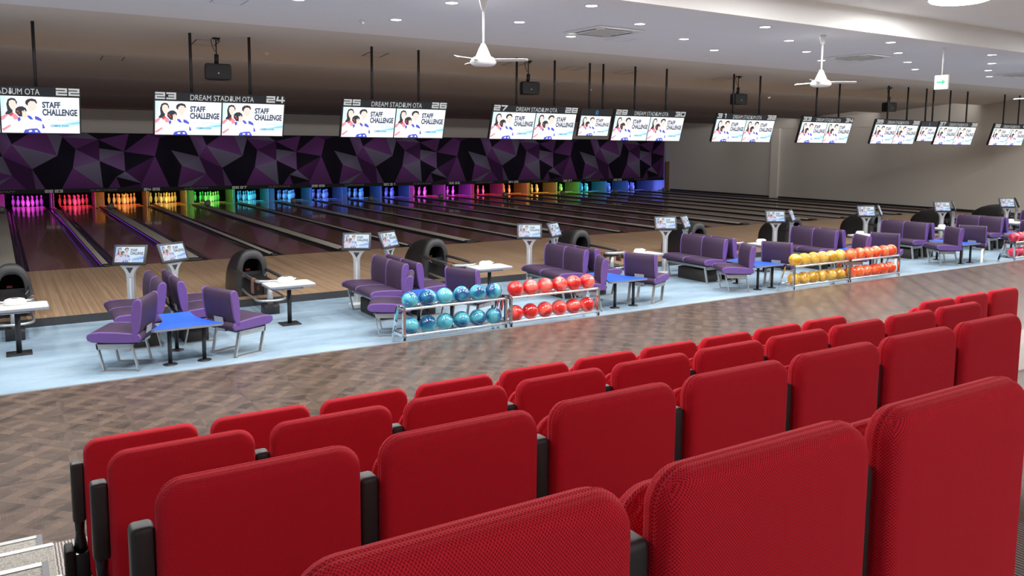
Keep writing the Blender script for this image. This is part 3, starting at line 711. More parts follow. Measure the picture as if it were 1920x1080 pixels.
# fans
me_blade = MB().m('fan_white'); _pr = [(0.10,-.035,.03),(0.22,-.055,.055),(0.42,-.055,.058),(.55,-.045,.05),(.60,-.02,.03)]
_top = []
for x, y0, y1 in _pr: _top.append([(x, y0, .012), (x, y1, -.012), (x, y1, -.020), (x, y0, .004)])
me_blade.loft(_top); me_blade = smooth_round(me_blade.mesh('blade'), .003, 1)
fans = [((3.79, -8.68), 'white three-bladed ceiling fan hanging nearest, over the red balls'), ((10.44, -8.95), 'white three-bladed ceiling fan hanging left of the lit arrow sign'), ((17.75, -9.1), 'white ceiling fan at the right edge of the photo, one blade showing')]
for (x, y), lab in fans:
    t = thing('ceiling_fan', lab, 'ceiling fan', (x, y, CZ), 0, 'white ceiling fans')
    obj('canopy', MB().m('fan_white').lathe([(0, 0), (.062, 0), (.058, -.03), (.035, -.13), (.018, -.17), (.0, -.17)], 20), t)
    obj('down_rod', MB().m('fan_white').tube([(0, 0, -.15), (0, 0, -.60)], .015, 12), t)
    obj('motor_cone', MB().m('fan_white').lathe([(0, -.585), (.028, -.59), (.038, -.61), (.105, -.76), (.10, -.765), (0, -.765)], 24), t)
    obj('motor_hub', MB().m('fan_white').lathe([(0, -.768), (.13, -.768), (.155, -.79), (.178, -.825), (.170, -.855), (.125, -.883), (0, -.892)], 28), t)
    for q in range(3):
        obj('blade', me_blade, t, (0, 0, -.80), (0, 0, math.radians(-5-32.3+120*q)))
# exit arrow sign
t = thing('exit_sign', 'small lit white exit sign with a green arrow hanging from the pale ceiling', 'exit sign', (13.85, -9.12, CZ))
obj('rod', MB().m('fan_white').tube([(0, 0, 0), (0, 0, -.52)], .012, 10), t); obj('ceiling_cup', MB().m('fan_white').lathe([(0, 0), (.05, 0), (.04, -.035), (0, -.04)], 16), t)
obj('casing', MB().m('white_plastic').box(-.02, .02, -.135, .135, -.79, -.515), t)
fe = lambda x, y, z: (-.0215-z, -x, y)
obj('lit_face', MB().m('exit_glow').poly([(-.0212, .13, -.785), (-.0212, -.13, -.785), (-.0212, -.13, -.52), (-.0212, .13, -.52)]), t)
ar = MB().m('exit_green')
ar.poly([fe(-.085,-.667,.001), fe(.03,-.667,.001), fe(.03,-.638,.001), fe(-.085,-.638,.001)])
ar.poly([fe(.02,-.60,.0014), fe(.09,-.6525,.0014), fe(.02,-.705,.0014)])
obj('arrow', ar, t)
# cassette air conditioners
for (x, y), lab in [((7.02, -7.18), 'square ceiling air conditioner cassette right of the nearest fan'), ((13.9, -7.25), 'square ceiling air conditioner cassette right of the middle fan'), ((20.85, -7.2), 'square ceiling air conditioner cassette at the right edge of the photo')]:
    t = thing('ceiling_air_conditioner', lab, 'air conditioner', (x, y, CZ), 0, 'ceiling cassette units')
    obj('panel', smooth_round(MB().m('fan_white').box(-.49, .49, -.49, .49, -.03, 0).mesh('panel'), .012, 2), t)
    obj('grille', MB().m('grille').box(-.27, .27, -.27, .27, -.036, -.03), t)
    for q in range(4):
        c_, s_ = math.cos(q*PI/2), math.sin(q*PI/2); v = MB().m('black_matt')
        v.poly([(c_*a-s_*b_, s_*a+c_*b_, -.0315) for a, b_ in ((-.30,-.41),(.30,-.41),(.27,-.36),(-.27,-.36))])
        obj('air_slot', v, t)
# access hatches
def hatch(cx, cy_, zf, lab, mt, wline, sz=.43, dy=.43):
    t = thing('ceiling_hatch', lab, 'ceiling hatch', (cx, cy_, zf(cy_)), 0, 'square access hatches in the ceiling')
    z0 = zf(cy_-dy/2)-zf(cy_)-.004; z1 = zf(cy_+dy/2)-zf(cy_)-.004; a = sz/2; b_ = dy/2
    fr = MB().m(mt)
    def q(x0, x1, y0, y1):
        zz = lambda yy: z0+(z1-z0)*(yy+b_)/(2*b_)
        fr.poly([(x0,y0,zz(y0)),(x0,y1,zz(y1)),(x1,y1,zz(y1)),(x1,y0,zz(y0))])
    q(-a,-a+wline,-b_,b_); q(a-wline,a,-b_,b_); q(-a,a,-b_,-b_+wline*.5); q(-a,a,b_-wline*.5,b_)
    obj('frame', fr, t)
for x, y, w_ in [(7.95, -6.5, 'beside the nearest cassette unit'), (1.02, -6.5, 'at the top edge of the photo'), (14.6, -6.55, 'beside the middle cassette unit')]:
    hatch(x, y, lambda yy: CZ, 'thin square hatch outline in the pale ceiling %s' % w_, 'hatch_line_thin', .012)
for x, w_ in [(-1.85, 'at the left edge of the photo'), (1.62, 'behind the lane 23 and 24 speaker'), (5.0, 'between the poles of lanes 25 and 26'), (8.42, 'behind the lane 27 and 28 speaker'), (10.1, 'behind the small monitor poles'), (11.75, 'by the poles of lanes 29 and 30'), (15.2, 'left of the lane 31 speaker'), (18.6, 'behind the middle fan'), (22.0, 'by the poles of lanes 35 and 36')]:
    hatch(x, -2.15, zB, 'dark outlined square hatch in the beige ceiling %s' % w_, 'hatch_line', .022, .43, .48)
for x, w_ in [(.39, 'left of the lane 23 and 24 poles'), (12.1, 'between lane 29 and 30 poles'), (19.0, 'behind the lane 33 and 34 poles')]:
    hatch(x, .95, lambda yy: 4.42+(yy+.81)*(4.045-4.42)/4.31, 'dark outlined square hatch in the brown ceiling %s' % w_, 'hatch_line', .022, .43, .5)
hatch(.30, 4.5, lambda yy: 4.25+(yy-3.5)*(3.885-4.25)/4.3, 'small dark hatch in the darkest sloping ceiling above the lane 22 sign', 'hatch_line', .03, .42, .55)
me_det = MB().m('fan_white').lathe([(0, -.05), (.028, -.048), (.035, -.02), (.055, -.015), (.058, 0), (0, 0)], 16).mesh('smoke_detector')
for x, y, z, w_ in [(3.2, -5.9, CZ, 'in the pale ceiling left of the nearest fan'), (2.9, -1.6, zB(-1.6), 'in the beige ceiling right of the lane 24 pole'), (2.9, 1.8, 4.42+(1.8+.81)*(4.045-4.42)/4.31, 'in the brown ceiling right of the lane 24 pole'), (13.5, 1.6, 4.42+(1.6+.81)*(4.045-4.42)/4.31, 'in the brown ceiling above the lane 30 number'), (11.3, -5.35, CZ, 'left of the middle fan rod'), (21.0, 1.2, 4.42+(1.2+.81)*(4.045-4.42)/4.31, 'in the brown ceiling left of the last speaker')]:
    tag(obj('smoke_detector', me_det, None, (x, y, z)), 'tiny white smoke detector %s' % w_, 'smoke detector', 'smoke detectors')
for x, y, z, w_ in [(1.4, 13.2, 3.885, 'between the lane 22 and 23 screens'), (6.1, 13.2, 3.885, 'right of the lane 24 screen')]:
    tag(obj('ceiling_vent', MB().m('grille').box(-.3, .3, -.06, .06, -.02, 0), None, (x, y, z)), 'narrow pale vent slot in the dark far ceiling %s' % w_, 'vent')

# ================================================================== BALL RETURNS
def arch(wd, h, n=20, pinch=0.0, z0=0.0, lift=0.0):
    out = []
    for i in range(n+1):
        t = PI*i/n; c, s_ = math.cos(t), math.sin(t)
        x = wd*math.copysign(abs(c)**.72, c); z = z0+lift+(h-lift)*abs(s_)**.78
        if pinch and z < .46: x *= 1-pinch*min(1, (.46-z)/.08)
        out.append((x, z))
    return out
def make_hood():
    b = MB().m('hood_plastic'); b.smooth = True; secs = []
    for y, wd, h in [(1.04,.14,.30),(1.03,.18,.40),(.98,.21,.47),(.88,.23,.555),(.72,.243,.645),(.52,.25,.705),(.28,.255,.745),(.10,.255,.755)]:
        secs.append([(x, y, z) for x, z in arch(wd, h)])
    b.loft(secs, closed=False, caps=False)
    b.face(list(range(0, 21)))
    b.m('hood_rim'); secs = []
    for y, wd, h, pn in [(.10,.255,.755,0),(.04,.267,.768,.0),(-.02,.280,.765,.10),(-.045,.268,.745,.12),(-.045,.20,.66,.12)]:
        secs.append([(x, y, z) for x, z in arch(wd, h, pinch=pn)])
    b.loft(secs, closed=False, caps=False)
    b.loft([[(x, -.045, z) for x, z in arch(.20, .66, pinch=.12)], [(x, -.035, z) for x, z in arch(.165, .625, lift=.33)]], closed=False, caps=False)
    return b.mesh('hood')
me_hood = make_hood()
_b = MB().m('cavity'); _b.smooth = True
_b.loft([[(x, -.034, z) for x, z in arch(.164, .624, lift=.33)], [(x, .45, z) for x, z in arch(.15, .56, lift=.33)]], closed=True, caps=False)
_b.poly([(x, .45, z) for x, z in arch(.15, .56, lift=.33)]); me_cav = _b.mesh('cavity')
me_front = MB().m('black_matt').box(-.17, .17, -.03, .06, 0, .33).box(-.245, .245, .04, .06, 0, .40).mesh('front_panel')
def return_parts():
    out = []
    out.append(('hood', me_hood)); out.append(('cavity', me_cav)); out.append(('front_panel', me_front))
    out.append(('red_flap', MB().m('red_flap').box(-.06, .01, .16, .18, .40, .43).mesh('red_flap')))
    tr = MB().m('black_paint').box(-.15, .15, -1.08, .0, .33, .345)
    for q in range(-3, 4): tr.box(q*.043-.006, q*.043+.006, -1.08, .0, .345, .357)
    out.append(('tray', tr.mesh('tray')))
    for s_ in (-1, 1):
        out.append(('rail', MB().m('hood_rim').tube([(s_*.225, .18, .43), (s_*.225, -.3, .43), (s_*.225, -1.10, .42)], .026, 10).mesh('rail')))
        out.append(('rail_bracket', MB().m('steel').obox((s_*.225, -.15, .42), (s_*.16, -.15, .34), .02, .01).obox((s_*.225, -.75, .41), (s_*.14, -.75, .34), .02, .01).mesh('rail_bracket')))
    out.append(('end_loop', MB().m('steel').tube([(-.225, -1.08, .42)]+[(.225*math.cos(PI+PI*i/12), -1.1-.15*math.sin(PI*i/12), .42) for i in range(13)]+[(.225, -1.08, .42)], .026, 10).mesh('end_loop')))
    out.append(('post', MB().m('silver_paint').tube([(.0, -1.03, FZ+.15), (.0, -1.03, .34)], .045, 14).mesh('post')))
    out.append(('foot_hoop', MB().m('steel').tube([(-.19, -.12, .14), (-.225, -.5, .14), (-.225, -1.02, .13)]+[(.225*math.cos(PI+PI*i/12), -1.05-.2*math.sin(PI*i/12), .12) for i in range(13)]+[(.225, -1.02, .13), (.225, -.5, .14), (.19, -.12, .14)], .018, 10).mesh('foot_hoop')))
    out.append(('foot_box', smooth_round(MB().m('black_paint').box(-.115, .115, -1.145, -.915, FZ, FZ+.15).mesh('foot_box'), .008, 1)))
    return out
RP = return_parts()
_t = MB().m('brown_towel'); _t.smooth = True; _r = []
for z, y0 in [(-.19, .0), (-.10, .004), (-.02, .0), (.012, .01), (.028, .03), (.012, .052), (-.03, .06), (-.12, .062)]:
    _r.append([(0.0, 0.0, 0.0)])
def towel_mesh():
    b = MB().m('brown_towel'); b.smooth = True; th = .006; rows = []
    prof = [(-.036, -.20), (-.038, -.10), (-.036, -.01), (-.022, .024), (0, .035), (.022, .024), (.036, -.01), (.037, -.08), (.036, -.15)]
    for i, (x, z) in enumerate(prof):
        row = []
        for j in range(7):
            y = -.078+.026*j; row.append((x+(.004*math.sin(j*1.7+i) if i in (0, 1, 7, 8) else 0), y, z))
        rows.append(row)
    b.loft(rows, closed=False, caps=False); return b.mesh('towel')
me_towel = towel_mesh()
where = ['at the left edge of the photo', 'right of the nearest purple seats', 'behind the blue bowling balls', 'behind the red bowling balls', 'left of the yellow bowling balls', 'behind the yellow bowling balls', 'behind the orange bowling balls', 'right of the orange bowling balls', 'at the far right by the side wall']
for k in range(-1, 8):
    xc = 1.7+P*k; a = 23+2*k
    t = thing('ball_return', 'black arched ball return %s' % where[k+1], 'ball return', (xc, -4.68, 0), 0, 'ball returns on the approach')
    for nme, me in RP: obj(nme, me, t)
    for s_, sd in ((-1, 'left'), (1, 'right')):
        if k > 3 and s_ > 0: continue
        tw = obj('towel', me_towel, None, (xc+s_*.225, -4.68-1.02, .42))
        tag(tw, 'small brown towel over the %s rail of the lane %d and %d ball return' % (sd, a, a+1), 'towel', 'brown towels on the ball returns')

# ================================================================== SEATING GROUPS
def rrect(x0, x1, y0, y1, r, n=5):
    out = []
    for cx, cy_, a0 in ((x1-r, y0+r, -90), (x1-r, y1-r, 0), (x0+r, y1-r, 90), (x0+r, y0+r, 180)):
        for i in range(n+1):
            a = math.radians(a0+90*i/n); out.append((cx+r*math.cos(a), cy_+r*math.sin(a)))
    return out
SEAT_P = [(-.23,.352),(-.10,.346),(.15,.350),(.29,.358),(.335,.378),(.350,.412),(.338,.448),(.29,.470),(.18,.476),(.03,.470),(-.12,.458),(-.225,.445),(-.25,.40)]
BACK_P = [(-.150,.475),(-.150,.425),(-.175,.398),(-.205,.415),(-.235,.50),(-.256,.62),(-.270,.74),(-.272,.815),(-.252,.848),(-.215,.850),(-.180,.825),(-.155,.74),(-.145,.60)]
def slab(prof, x0, x1, mt, sc=1.0):
    cxp = sum(p[0] for p in prof)/len(prof); czp = sum(p[1] for p in prof)/len(prof)
    pr = [(cxp+(a-cxp)*sc, czp+(b-czp)*sc) for a, b in prof]
    b_ = MB().m(mt); b_.loft([[(x0, a, z) for a, z in pr], [(x1, a, z) for a, z in pr]])
    import bmesh
    me = b_.mesh('slab'); bm = bmesh.new(); bm.from_mesh(me)
    es = [e for e in bm.edges if len(e.link_faces) == 2 and e.calc_face_angle(0) > 1.2]
    bmesh.ops.bevel(bm, geom=es, offset=.012, segments=2, profile=.5, affect='EDGES', clamp_overlap=True)
    for f in bm.faces: f.smooth = len(f.verts) < 6
    bmesh.ops.recalc_face_normals(bm, faces=bm.faces); bm.to_mesh(me); bm.free(); return me
def leg_frame():
    b = MB().m('steel')          # flat bar parallelogram; y forward
    pts = [(-.19, 0), (.19, 0), (.265, .335), (-.115, .335)]; th = .016; wd = .045
    for (y0, z0), (y1, z1) in zip(pts, pts[1:]+pts[:1]):
        hor = abs(z1-z0) < .01
        if hor and z0 < .1: b.box(-wd/2, wd/2, y0, y1, 0, th)
        elif hor: b.box(-wd/2, wd/2, min(y0, y1), max(y0, y1), .335-.07, .335)
        else: b.obox((0, y0, z0+.004), (0, y1, z1-.004), wd, th, (0, 1, 0))
    for yy in (-.05, .12): b.tube([(wd/2, yy+.05, .30), (wd/2+.004, yy+.05, .30)], .007, 8)
    return b.mesh('leg_frame')
me_leg = leg_frame()
def seat_unit_meshes(half, mids):
    d = {}
    e = .030
    segs = [-half]+mids+[half]; pads = []; bands = []
    bands.append((-half, -half+e)); prev = -half+e
    for q in mids: pads.append((prev, q-e/2)); bands.append((q-e/2, q+e/2)); prev = q+e/2
    pads.append((prev, half-e)); bands.append((half-e, half))
    return pads, bands
def purple_seat(name, label, half, mids, loc, rz, group, legs, with_box=False):
    t = thing(name, label, 'seat' if not mids else 'bench', loc, rz, group)
    for nme, me in SEATM[(half, tuple(mids))]: obj(nme, me, t)
    for x in legs: obj('leg_frame', me_leg, t, (x, 0, 0))
    return t
SEATM = {}
for half, mids in ((.29, []), (.60, [0.0])):
    pads, bands = seat_unit_meshes(half, mids); L = []
    for a, b_ in pads: L.append(('seat_cushion', slab(SEAT_P, a, b_, 'aubergine')))
    for a, b_ in bands: L.append(('seat_side_band', slab(SEAT_P, a, b_, 'violet', 1.012)))
    for a, b_ in pads: L.append(('backrest', slab(BACK_P, a, b_, 'aubergine')))
    for a, b_ in bands: L.append(('back_side_band', slab(BACK_P, a, b_, 'violet', 1.012)))
    br = MB().m('silver_paint')
    for a, b_ in pads:
        c_ = (a+b_)/2; br.obox((c_, -.252, .50), (c_, -.222, .325), .17, .008, (0, 1, 0)); br.box(c_-.085, c_+.085, -.22, -.10, .318, .328)
    L.append(('back_bracket', br.mesh('back_bracket')))
    L.append(('cross_beam', MB().m('steel').box(-half+.06, half-.06, -.10, -.03, .285, .33).box(-half+.06, half-.06, .14, .20, .285, .33).mesh('cross_beam')))
    L.append(('seat_pan', MB().m('black_matt').box(-half+.02, half-.02, -.20, .24, .333, .352).mesh('seat_pan')))
    SEATM[(half, tuple(mids))] = L
# low blue table
def table_outline(grow=0.0):
    fr, bk = .405, .19; yf, yb = -.46, .48
    pts = [(-fr, yf+.03), (-fr+.03, yf), (fr-.03, yf), (fr, yf+.03), (fr-.02, yf+.07)]
    for i in range(1, 7):
        u_ = i/7; pts.append((bk+(fr-.03-bk)*(1-u_)**1.8, yf+.07+(yb-.36-yf)*u_**.9))
    pts += [(bk, yb-.27), (bk, yb-.03), (bk-.03, yb), (-bk+.03, yb), (-bk, yb-.03), (-bk, yb-.27)]
    for i in range(6, 0, -1):
        u_ = i/7; pts.append((-(bk+(fr-.03-bk)*(1-u_)**1.8), yf+.07+(yb-.36-yf)*u_**.9))
    pts.append((-fr+.02, yf+.07))
    return [(x*(1+grow), y*(1+grow)) for x, y in pts]
me_ttop = MB().m('blue_laminate').extrude(table_outline(-.012), .457, .462).mesh('tabletop')
me_tedge = MB().m('grey_edge').extrude(table_outline(), .432, .458).mesh('table_edge')
me_tleg = MB().m('black_paint').tube([(0, 0, .015), (0, 0, .435)], .024, 14).mesh('leg')
me_tfoot = MB().m('black_paint').lathe([(0, 0), (.082, 0), (.082, .006), (.03, .02), (0, .02)], 24).mesh('foot_disc')
# touch kiosk
def kiosk_post():
    b = MB().m('silver_paint')
    prof = [(-.05, -.03), (.05, -.03), (.05, .03), (.02, .045), (-.02, .045), (-.05, .03)]
    b.loft([[(x, y, .02) for x, y in prof], [(x, y, .72) for x, y in prof]])
    b.m('alu_paint').box(-.012, .012, -.034, -.03, .02, .72)
    return b.mesh('post')
me_kpost = kiosk_post()
_b = MB().m('silver_paint')
_b.loft([[(-w_, -.034, z), (w_, -.034, z), (w_, .03, z), (-w_, .03, z)] for w_, z in ((.050,.715),(.052,.745),(.058,.775),(.070,.81),(.092,.845),(.125,.878),(.130,.893))])
_b.m('hood_rim').poly([(0, -.0355, .775), (.052, -.0355, .862), (-.052, -.0355, .862)])
me_kfork = _b.mesh('fork')
me_kfoot = MB().m('alu_paint').lathe([(0, 0), (.15, 0), (.145, .012), (.06, .03), (0, .03)], 24).mesh('foot')
me_kcase = smooth_round(MB().m('black_paint').box(-.235, .235, -.15, .15, -.035, 0).mesh('case'), .01, 2)
me_box = smooth_round(MB().m('storage_box').box(-.16, .16, -.385, .385, 0, .235).mesh('storage_box'), .008, 1)
gw = ['nearest seating group at the left', 'seating group behind the blue balls', 'seating group right of the red balls', 'seating group left of the yellow balls', 'seating group behind the orange balls', 'seating group right of the orange balls', 'seating group behind the crimson balls', 'seating group at the right edge of the photo']
for k in range(8):
    gx = P*k+.03; W = gw[k]
    t = thing('low_table', 'low blue flared table, %s' % W, 'table', (gx, -7.76, FZ), 0, 'low blue tables')
    obj('tabletop', me_ttop, t); obj('table_edge', me_tedge, t)
    for x, y in ((-.195, -.33), (.195, -.33), (0, .35)):
        lg = obj('leg', me_tleg, t, (x, y, 0)); obj('foot_disc', me_tfoot, lg)
    purple_seat('purple_chair', 'purple chair left of the blue table, %s' % W, .29, [], (gx-.625, -7.93, FZ), math.radians(153-90), 'single purple chairs', (-.22, .22))
    purple_seat('purple_chair', 'purple chair right of the blue table, %s' % W, .29, [], (gx+.62, -7.90, FZ), math.radians(24-90), 'single purple chairs', (-.22, .22))
    purple_seat('purple_bench', 'two-seat purple bench facing left, %s' % W, .60, [0.0], (gx-.335, -6.62, FZ), math.radians(90), 'two-seat purple benches', (-.52, .52))
    purple_seat('purple_bench', 'two-seat purple bench facing right, %s' % W, .60, [0.0], (gx+.335, -6.62, FZ), math.radians(-90), 'two-seat purple benches', (-.52, .52))
    for s_, sd in ((-1, 'left'), (1, 'right')):
        o = obj('storage_box', me_box, None, (gx+s_*.31, -6.66, FZ)); tag(o, 'dark storage box under the %s-facing bench, %s' % (sd, W), 'box', 'dark boxes under the benches')
    for s_, sd in ((-1, 'left'), (1, 'right')):
        t = thing('touch_screen_kiosk', '%s of two silver touch-screen stands, %s' % (sd, W), 'kiosk', (gx+s_*.285, -5.68, FZ), math.radians(s_*30), 'touch-screen stands')
        obj('foot', me_kfoot, t); obj('post', me_kpost, t); obj('fork', me_kfork, t)
        Rk = (math.radians(68), 0, 0)
        cs = obj('case', me_kcase, t, (0, -.01, 1.045), Rk)
        obj('display', me_tab, cs, (-.20, -.1125, .0015))
# tall white tables
me_wtop = MB().m('white_laminate').extrude(rrect(-.335, .335, -.22, .22, .05), .598, .606).mesh('tabletop')
me_wedge = MB().m('grey_edge').extrude(rrect(-.345, .345, -.23, .23, .055), .572, .599).m('grey_edge').extrude(rrect(-.30, .16, -.21, .18, .05), .545, .572).mesh('table_edge')
me_wpole = MB().m('black_paint').tube([(0, 0, .015), (0, 0, .575)], .031, 16).mesh('pole')
me_wbase = smooth_round(MB().m('black_paint').box(-.14, .14, -.125, .125, 0, .016).mesh('base_plate'), .004, 1)
def case_mesh():
    b = MB().m('white_plastic').lathe([(0, 0), (.125, 0), (.128, .02), (.122, .05), (.105, .072), (.07, .082), (.045, .080)], 32, sy=.62)
    b.lathe([(.045, .080), (.040, .060), (0, .058)], 32, sy=.62)
    b.box(.115, .15, -.012, .012, .04, .055)
    return b.mesh('body')
me_wcase = case_mesh(); me_wslot = MB().m('black_matt').lathe([(0, .0812), (.042, .0812)], 24, sy=.62).mesh('slot')
for k in range(-1, 8):
    a = 23+2*k
    t = thing('standing_table', 'small white-topped table on a black pole before ball return %d and %d' % (a, a+1), 'table', (P*k+1.725, -6.62, FZ), 0, 'white tables on black poles')
    obj('tabletop', me_wtop, t); obj('table_edge', me_wedge, t); obj('pole', me_wpole, t); obj('base_plate', me_wbase, t)
    c_ = obj('hollow_case', me_wcase, None, (P*k+1.71, -6.52, FZ+.606)); tag(c_, 'white oval case with a top opening on the table before ball return %d and %d' % (a, a+1), 'case', 'white oval cases on the tables')
    obj('slot', me_wslot, c_)

# ================================================================== BALL RACKS
BR = .116
me_ball = MB().m('ball_blue')
def ball_mesh(mt): return MB().m(mt).lathe([(0, -BR)]+[(BR*math.sin(t*PI/24), -BR*math.cos(t*PI/24)) for t in range(1, 24)]+[(0, BR)], 36).mesh('bowling_ball')
def end_frame(x, both=True):
    b = MB().m('chrome'); tw = .036
    b.obox((x, 0, 0), (x, 0, .515), tw, tw, (0, 1, 0))
    b.obox((x, .36, 0), (x, .20, .515), tw, tw, (0, 1, 0))
    b.obox((x, .0, .495), (x, .205, .495), tw, tw); b.obox((x, .0, .145), (x, .31, .145), tw, tw)
    for p in ((0, .495), (0, .145)): b.tube([(x-tw/2-.003, p[0], p[1]), (x-tw/2, p[0], p[1])], .009, 10)
    return b
RL = 1.59
_fr = [end_frame(.018).mesh('end_frame'), end_frame(RL-.018).mesh('end_frame')]
def shelf(h, y1):
    b = MB().m('chrome')
    b.m('satin_bar').tube([(.03, 0, h), (RL-.03, 0, h)], .017, 12).m('chrome'); b.tube([(.03, y1, h), (RL-.03, y1, h)], .014, 12)
    for y in (.045, .10, .155): b.tube([(.03, y, h-.004 if y != .10 else h-.022), (RL-.03, y, h-.004 if y != .10 else h-.022)], .005, 6)
    for q in range(7): b.tube([(.05+q*(RL-.1)/6, 0, h-.022), (.05+q*(RL-.1)/6, y1, h-.022)], .005, 6)
    return b.mesh('shelf')
_sh = [shelf(.497, .20), shelf(.147, .31)]
racks = [(2.56, 'ball_blue', 'blue', 6, 'chrome two-tier rack holding the blue bowling balls'), (4.20, 'ball_red', 'red', 6, 'chrome two-tier rack holding the red bowling balls'),
         (10.21, 'ball_yellow', 'yellow', 6, 'chrome two-tier rack holding the yellow bowling balls'), (11.83, 'ball_orange', 'orange', 6, 'chrome two-tier rack holding the orange bowling balls'),
         (17.86, 'ball_crimson', 'crimson', 4, 'chrome two-tier rack holding the crimson balls at the right edge of the photo')]
for x0, mt, cn, nb, lab in racks:
    t = thing('ball_rack', lab, 'ball rack', (x0, -8.74, FZ), 0, 'chrome ball racks')
    for me in _fr: obj('end_frame', me, t)
    for me in _sh: obj('shelf', me, t)
    bm_ = ball_mesh(mt)
    for lev, (h, yb_, w_) in enumerate(((.497, .10, 'top'), (.147, .10, 'bottom'))):
        for q in range(nb):
            xx = x0+.155+q*.256 - (.0 if lev == 0 else .0)
            pos = ['leftmost', 'second', 'third', 'fourth', 'fifth', 'rightmost'][q]
            o = obj('bowling_ball', bm_, None, (xx, -8.74+yb_, FZ+h+.1035), (q*.9+lev, q*1.3, q*.5))
            tag(o, 'swirled %s bowling ball, %s on the %s shelf of its rack' % (cn, pos, w_), 'bowling ball', 'bowling balls on the racks')

# ================================================================== GRANDSTAND
RISE, TRD, Y0 = .258, .955, -13.2
XA = -1.645
for n in range(1, 7):
    z = RISE*n; yf = Y0-TRD*(n-1); yb_ = -24.0 if n == 6 else yf-TRD-.02
    struct('floor', MB().m('ribbed_carpet').box(XA, 16.0, yb_, yf, 0.0 if n == 1 else z-RISE, z))
    struct('floor', MB().m('speckled_mat').box(-4.2, XA, yb_, yf, 0.0 if n == 1 else z-RISE, z))
    struct('trim_%d' % (5+n), MB().m('alu').box(-4.2, XA, yf-.035, yf+.006, z-.03, z+.004))
for n in range(0, 5):
    z = RISE*(n+.5); yf = Y0-TRD*(n-1)-TRD+TRD*.47 if n else -12.757
    if n: yf = Y0-TRD*(n-1)-.50
    t = thing('step_box', 'speckled grey half step with a silver nosing, %s from the floor' % ORD[n+1], 'step', (-2.95, yf, z-RISE/2), 0, 'half steps in the left aisle')
    obj('tread', MB().m('speckled_mat').box(-1.25, 1.235, -.45, 0, 0, RISE/2), t)
    obj('nosing', MB().m('alu').box(-1.25, 1.235, -.035, .006, RISE/2-.03, RISE/2+.005), t)
    obj('side_cap', MB().m('grey_cap').box(1.235, 1.265, -.45, .006, 0, RISE/2+.005), t)

def pillow(w_, h_, th, r, name, mt, belly=.012, e=.026, taper=0.0):
    """rounded upright cushion: x width, z height, y thickness (rear face at y=0, front at y=th)"""
    b = MB().m(mt); b.smooth = True
    def ring(sc, y):
        a = w_/2-sc; z1 = h_-sc; z0 = sc; rr = max(r-sc*.6, .012); pts = []
        for cx, cz, a0 in ((a-rr, z0+rr, -90), (a-rr, z1-rr, 0), (-a+rr, z1-rr, 90), (-a+rr, z0+rr, 180)):
            for i in range(8):
                t = math.radians(a0+90*i/7); pts.append((cx+rr*math.cos(t), y, cz+rr*math.sin(t)))
        return pts
    e = min(e, th*.45)
    secs = [ring(.075, -belly*.6), ring(.045, -belly*.25), ring(e, .0)]
    for i in range(1, 7):
        t = PI/2*i/6; secs.append(ring(e*(1-math.sin(t)), e*(1-math.cos(t))))
    secs.append(ring(-.003, th/2-.004)); secs.append(ring(.0015, th/2)); secs.append(ring(-.003, th/2+.004))
    for i in range(6, 0, -1):
        t = PI/2*i/6; secs.append(ring(e*(1-math.sin(t)), th-e*(1-math.cos(t))))
    secs += [ring(e, th), ring(.045, th+belly*.4), ring(.075, th+belly*.8)]
    ids = [b.pts(q) for q in secs]; n = len(secs[0])
    for a, c_ in zip(ids, ids[1:]):
        for k in range(n): b.face((a+(k+1) % n, a+k, c_+k, c_+(k+1) % n))
    b.smooth = False
    b.face([ids[0]+k for k in range(n)]); b.face([ids[-1]+k for k in reversed(range(n))])
    if taper: b.v = [(x*(1-taper*max(0, 1-z/h_)), y, z) for x, y, z in b.v]
    return b.mesh(name)
PW, BW = .50, .443
me_back = pillow(BW, .60, .072, .055, 'backrest', 'red_mesh', .006)
me_cush = pillow(BW-.030, .44, .105, .08, 'seat_cushion', 'red_mesh', .02, .047, .26)
me_pad = smooth_round(MB().m('armrest_plastic').box(-.0245, .0245, -.02, .035, .0, .252).mesh('arm_pad'), .012, 3)
_b = MB().m('armrest_metal').tube([(0, .015, -.14), (0, .012, -.10), (0, .010, -.05), (0, .008, .015)], [.034, .024, .017, .020], 12); me_neck = _b.mesh('arm_neck')
me_abox = smooth_round(MB().m('armrest_metal').box(-.026, .030, -.04, .06, -.36, -.125).mesh('arm_box'), .006, 2)
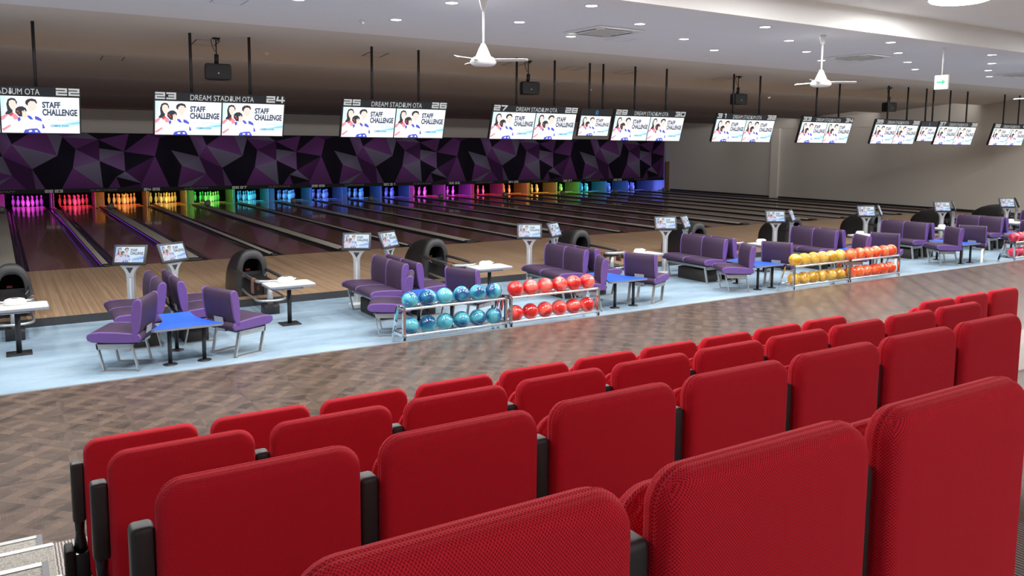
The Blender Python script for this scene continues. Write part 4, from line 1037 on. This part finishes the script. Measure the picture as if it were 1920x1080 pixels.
me_abox2 = smooth_round(MB().m('black_matt').box(-.062, -.026, -.05, .05, -.33, -.10).mesh('arm_cover'), .010, 2)
me_adot = MB().m('grey_badge').tube([(-.063, -.01, -.27), (-.0655, -.01, -.27)], .009, 10).tube([(-.063, .014, -.27), (-.0655, .014, -.27)], .007, 10).mesh('screw_cap')
me_frame = MB().m('black_matt').box(-BW/2+.0, BW/2, .02, .16, .11, .16).box(-.22, -.19, .03, .12, 0, .12).box(.19, .22, .03, .12, 0, .12).mesh('seat_frame')
def auditorium_seat(x, row, lab, last=False):
    Y, Zt = ROWS[row]; base = RISE*(row+1)
    # origin on the platform, at the rear face of the back, at the seat's left edge + half width
    t = thing('auditorium_seat', lab, 'seat', (x+.010+BW/2, Y, base), 0, 'red tip-up seats')
    top = Zt-base
    obj('backrest', me_back, t, (0, 0, top-.60))
    obj('seat_cushion', me_cush, t, (0, .078, top-.072-.44), (math.radians(-1), 0, 0))
    fr = obj('seat_frame', me_frame, t); fr.scale = (1, 1, max(.2, (top-.60)/.165))
    for xx in ([-.2475] + ([.2525] if last else [])):
        a = obj('arm_rest', me_pad, t, (xx, .055, top-.092-.252))
        obj('arm_neck', me_neck, a); obj('arm_box', me_abox, a); obj('arm_cover', me_abox2, a) if xx < 0 and lab.find('first') >= 0 else None
        if xx < 0 and lab.find('first') >= 0: obj('screw_cap', me_adot, a)
    return t
ROWS = {1: (-14.67, 1.298), 2: (-15.616, 1.560), 3: (-16.563, 1.812), 4: (-17.533, 2.073)}
RN = {1: 'front row', 2: 'second row', 3: 'third row', 4: 'nearest row'}
XS0 = -1.573
for row, ns in ((1, 10), (2, 10), (3, 7), (4, 3)):
    for j in range(ns):
        x = XS0+PW*j-(.012 if row == 4 else 0)
        auditorium_seat(x, row, 'red mesh tip-up seat, %s from the left aisle in the %s of seats' % (ORD[j+1], RN[row]), last=(j == 9))
for j in range(3):
    auditorium_seat(XS0+PW*(11.84+j), 1, 'red mesh seat beyond the right gap in the front row, %s after the gap' % ORD[j+1])
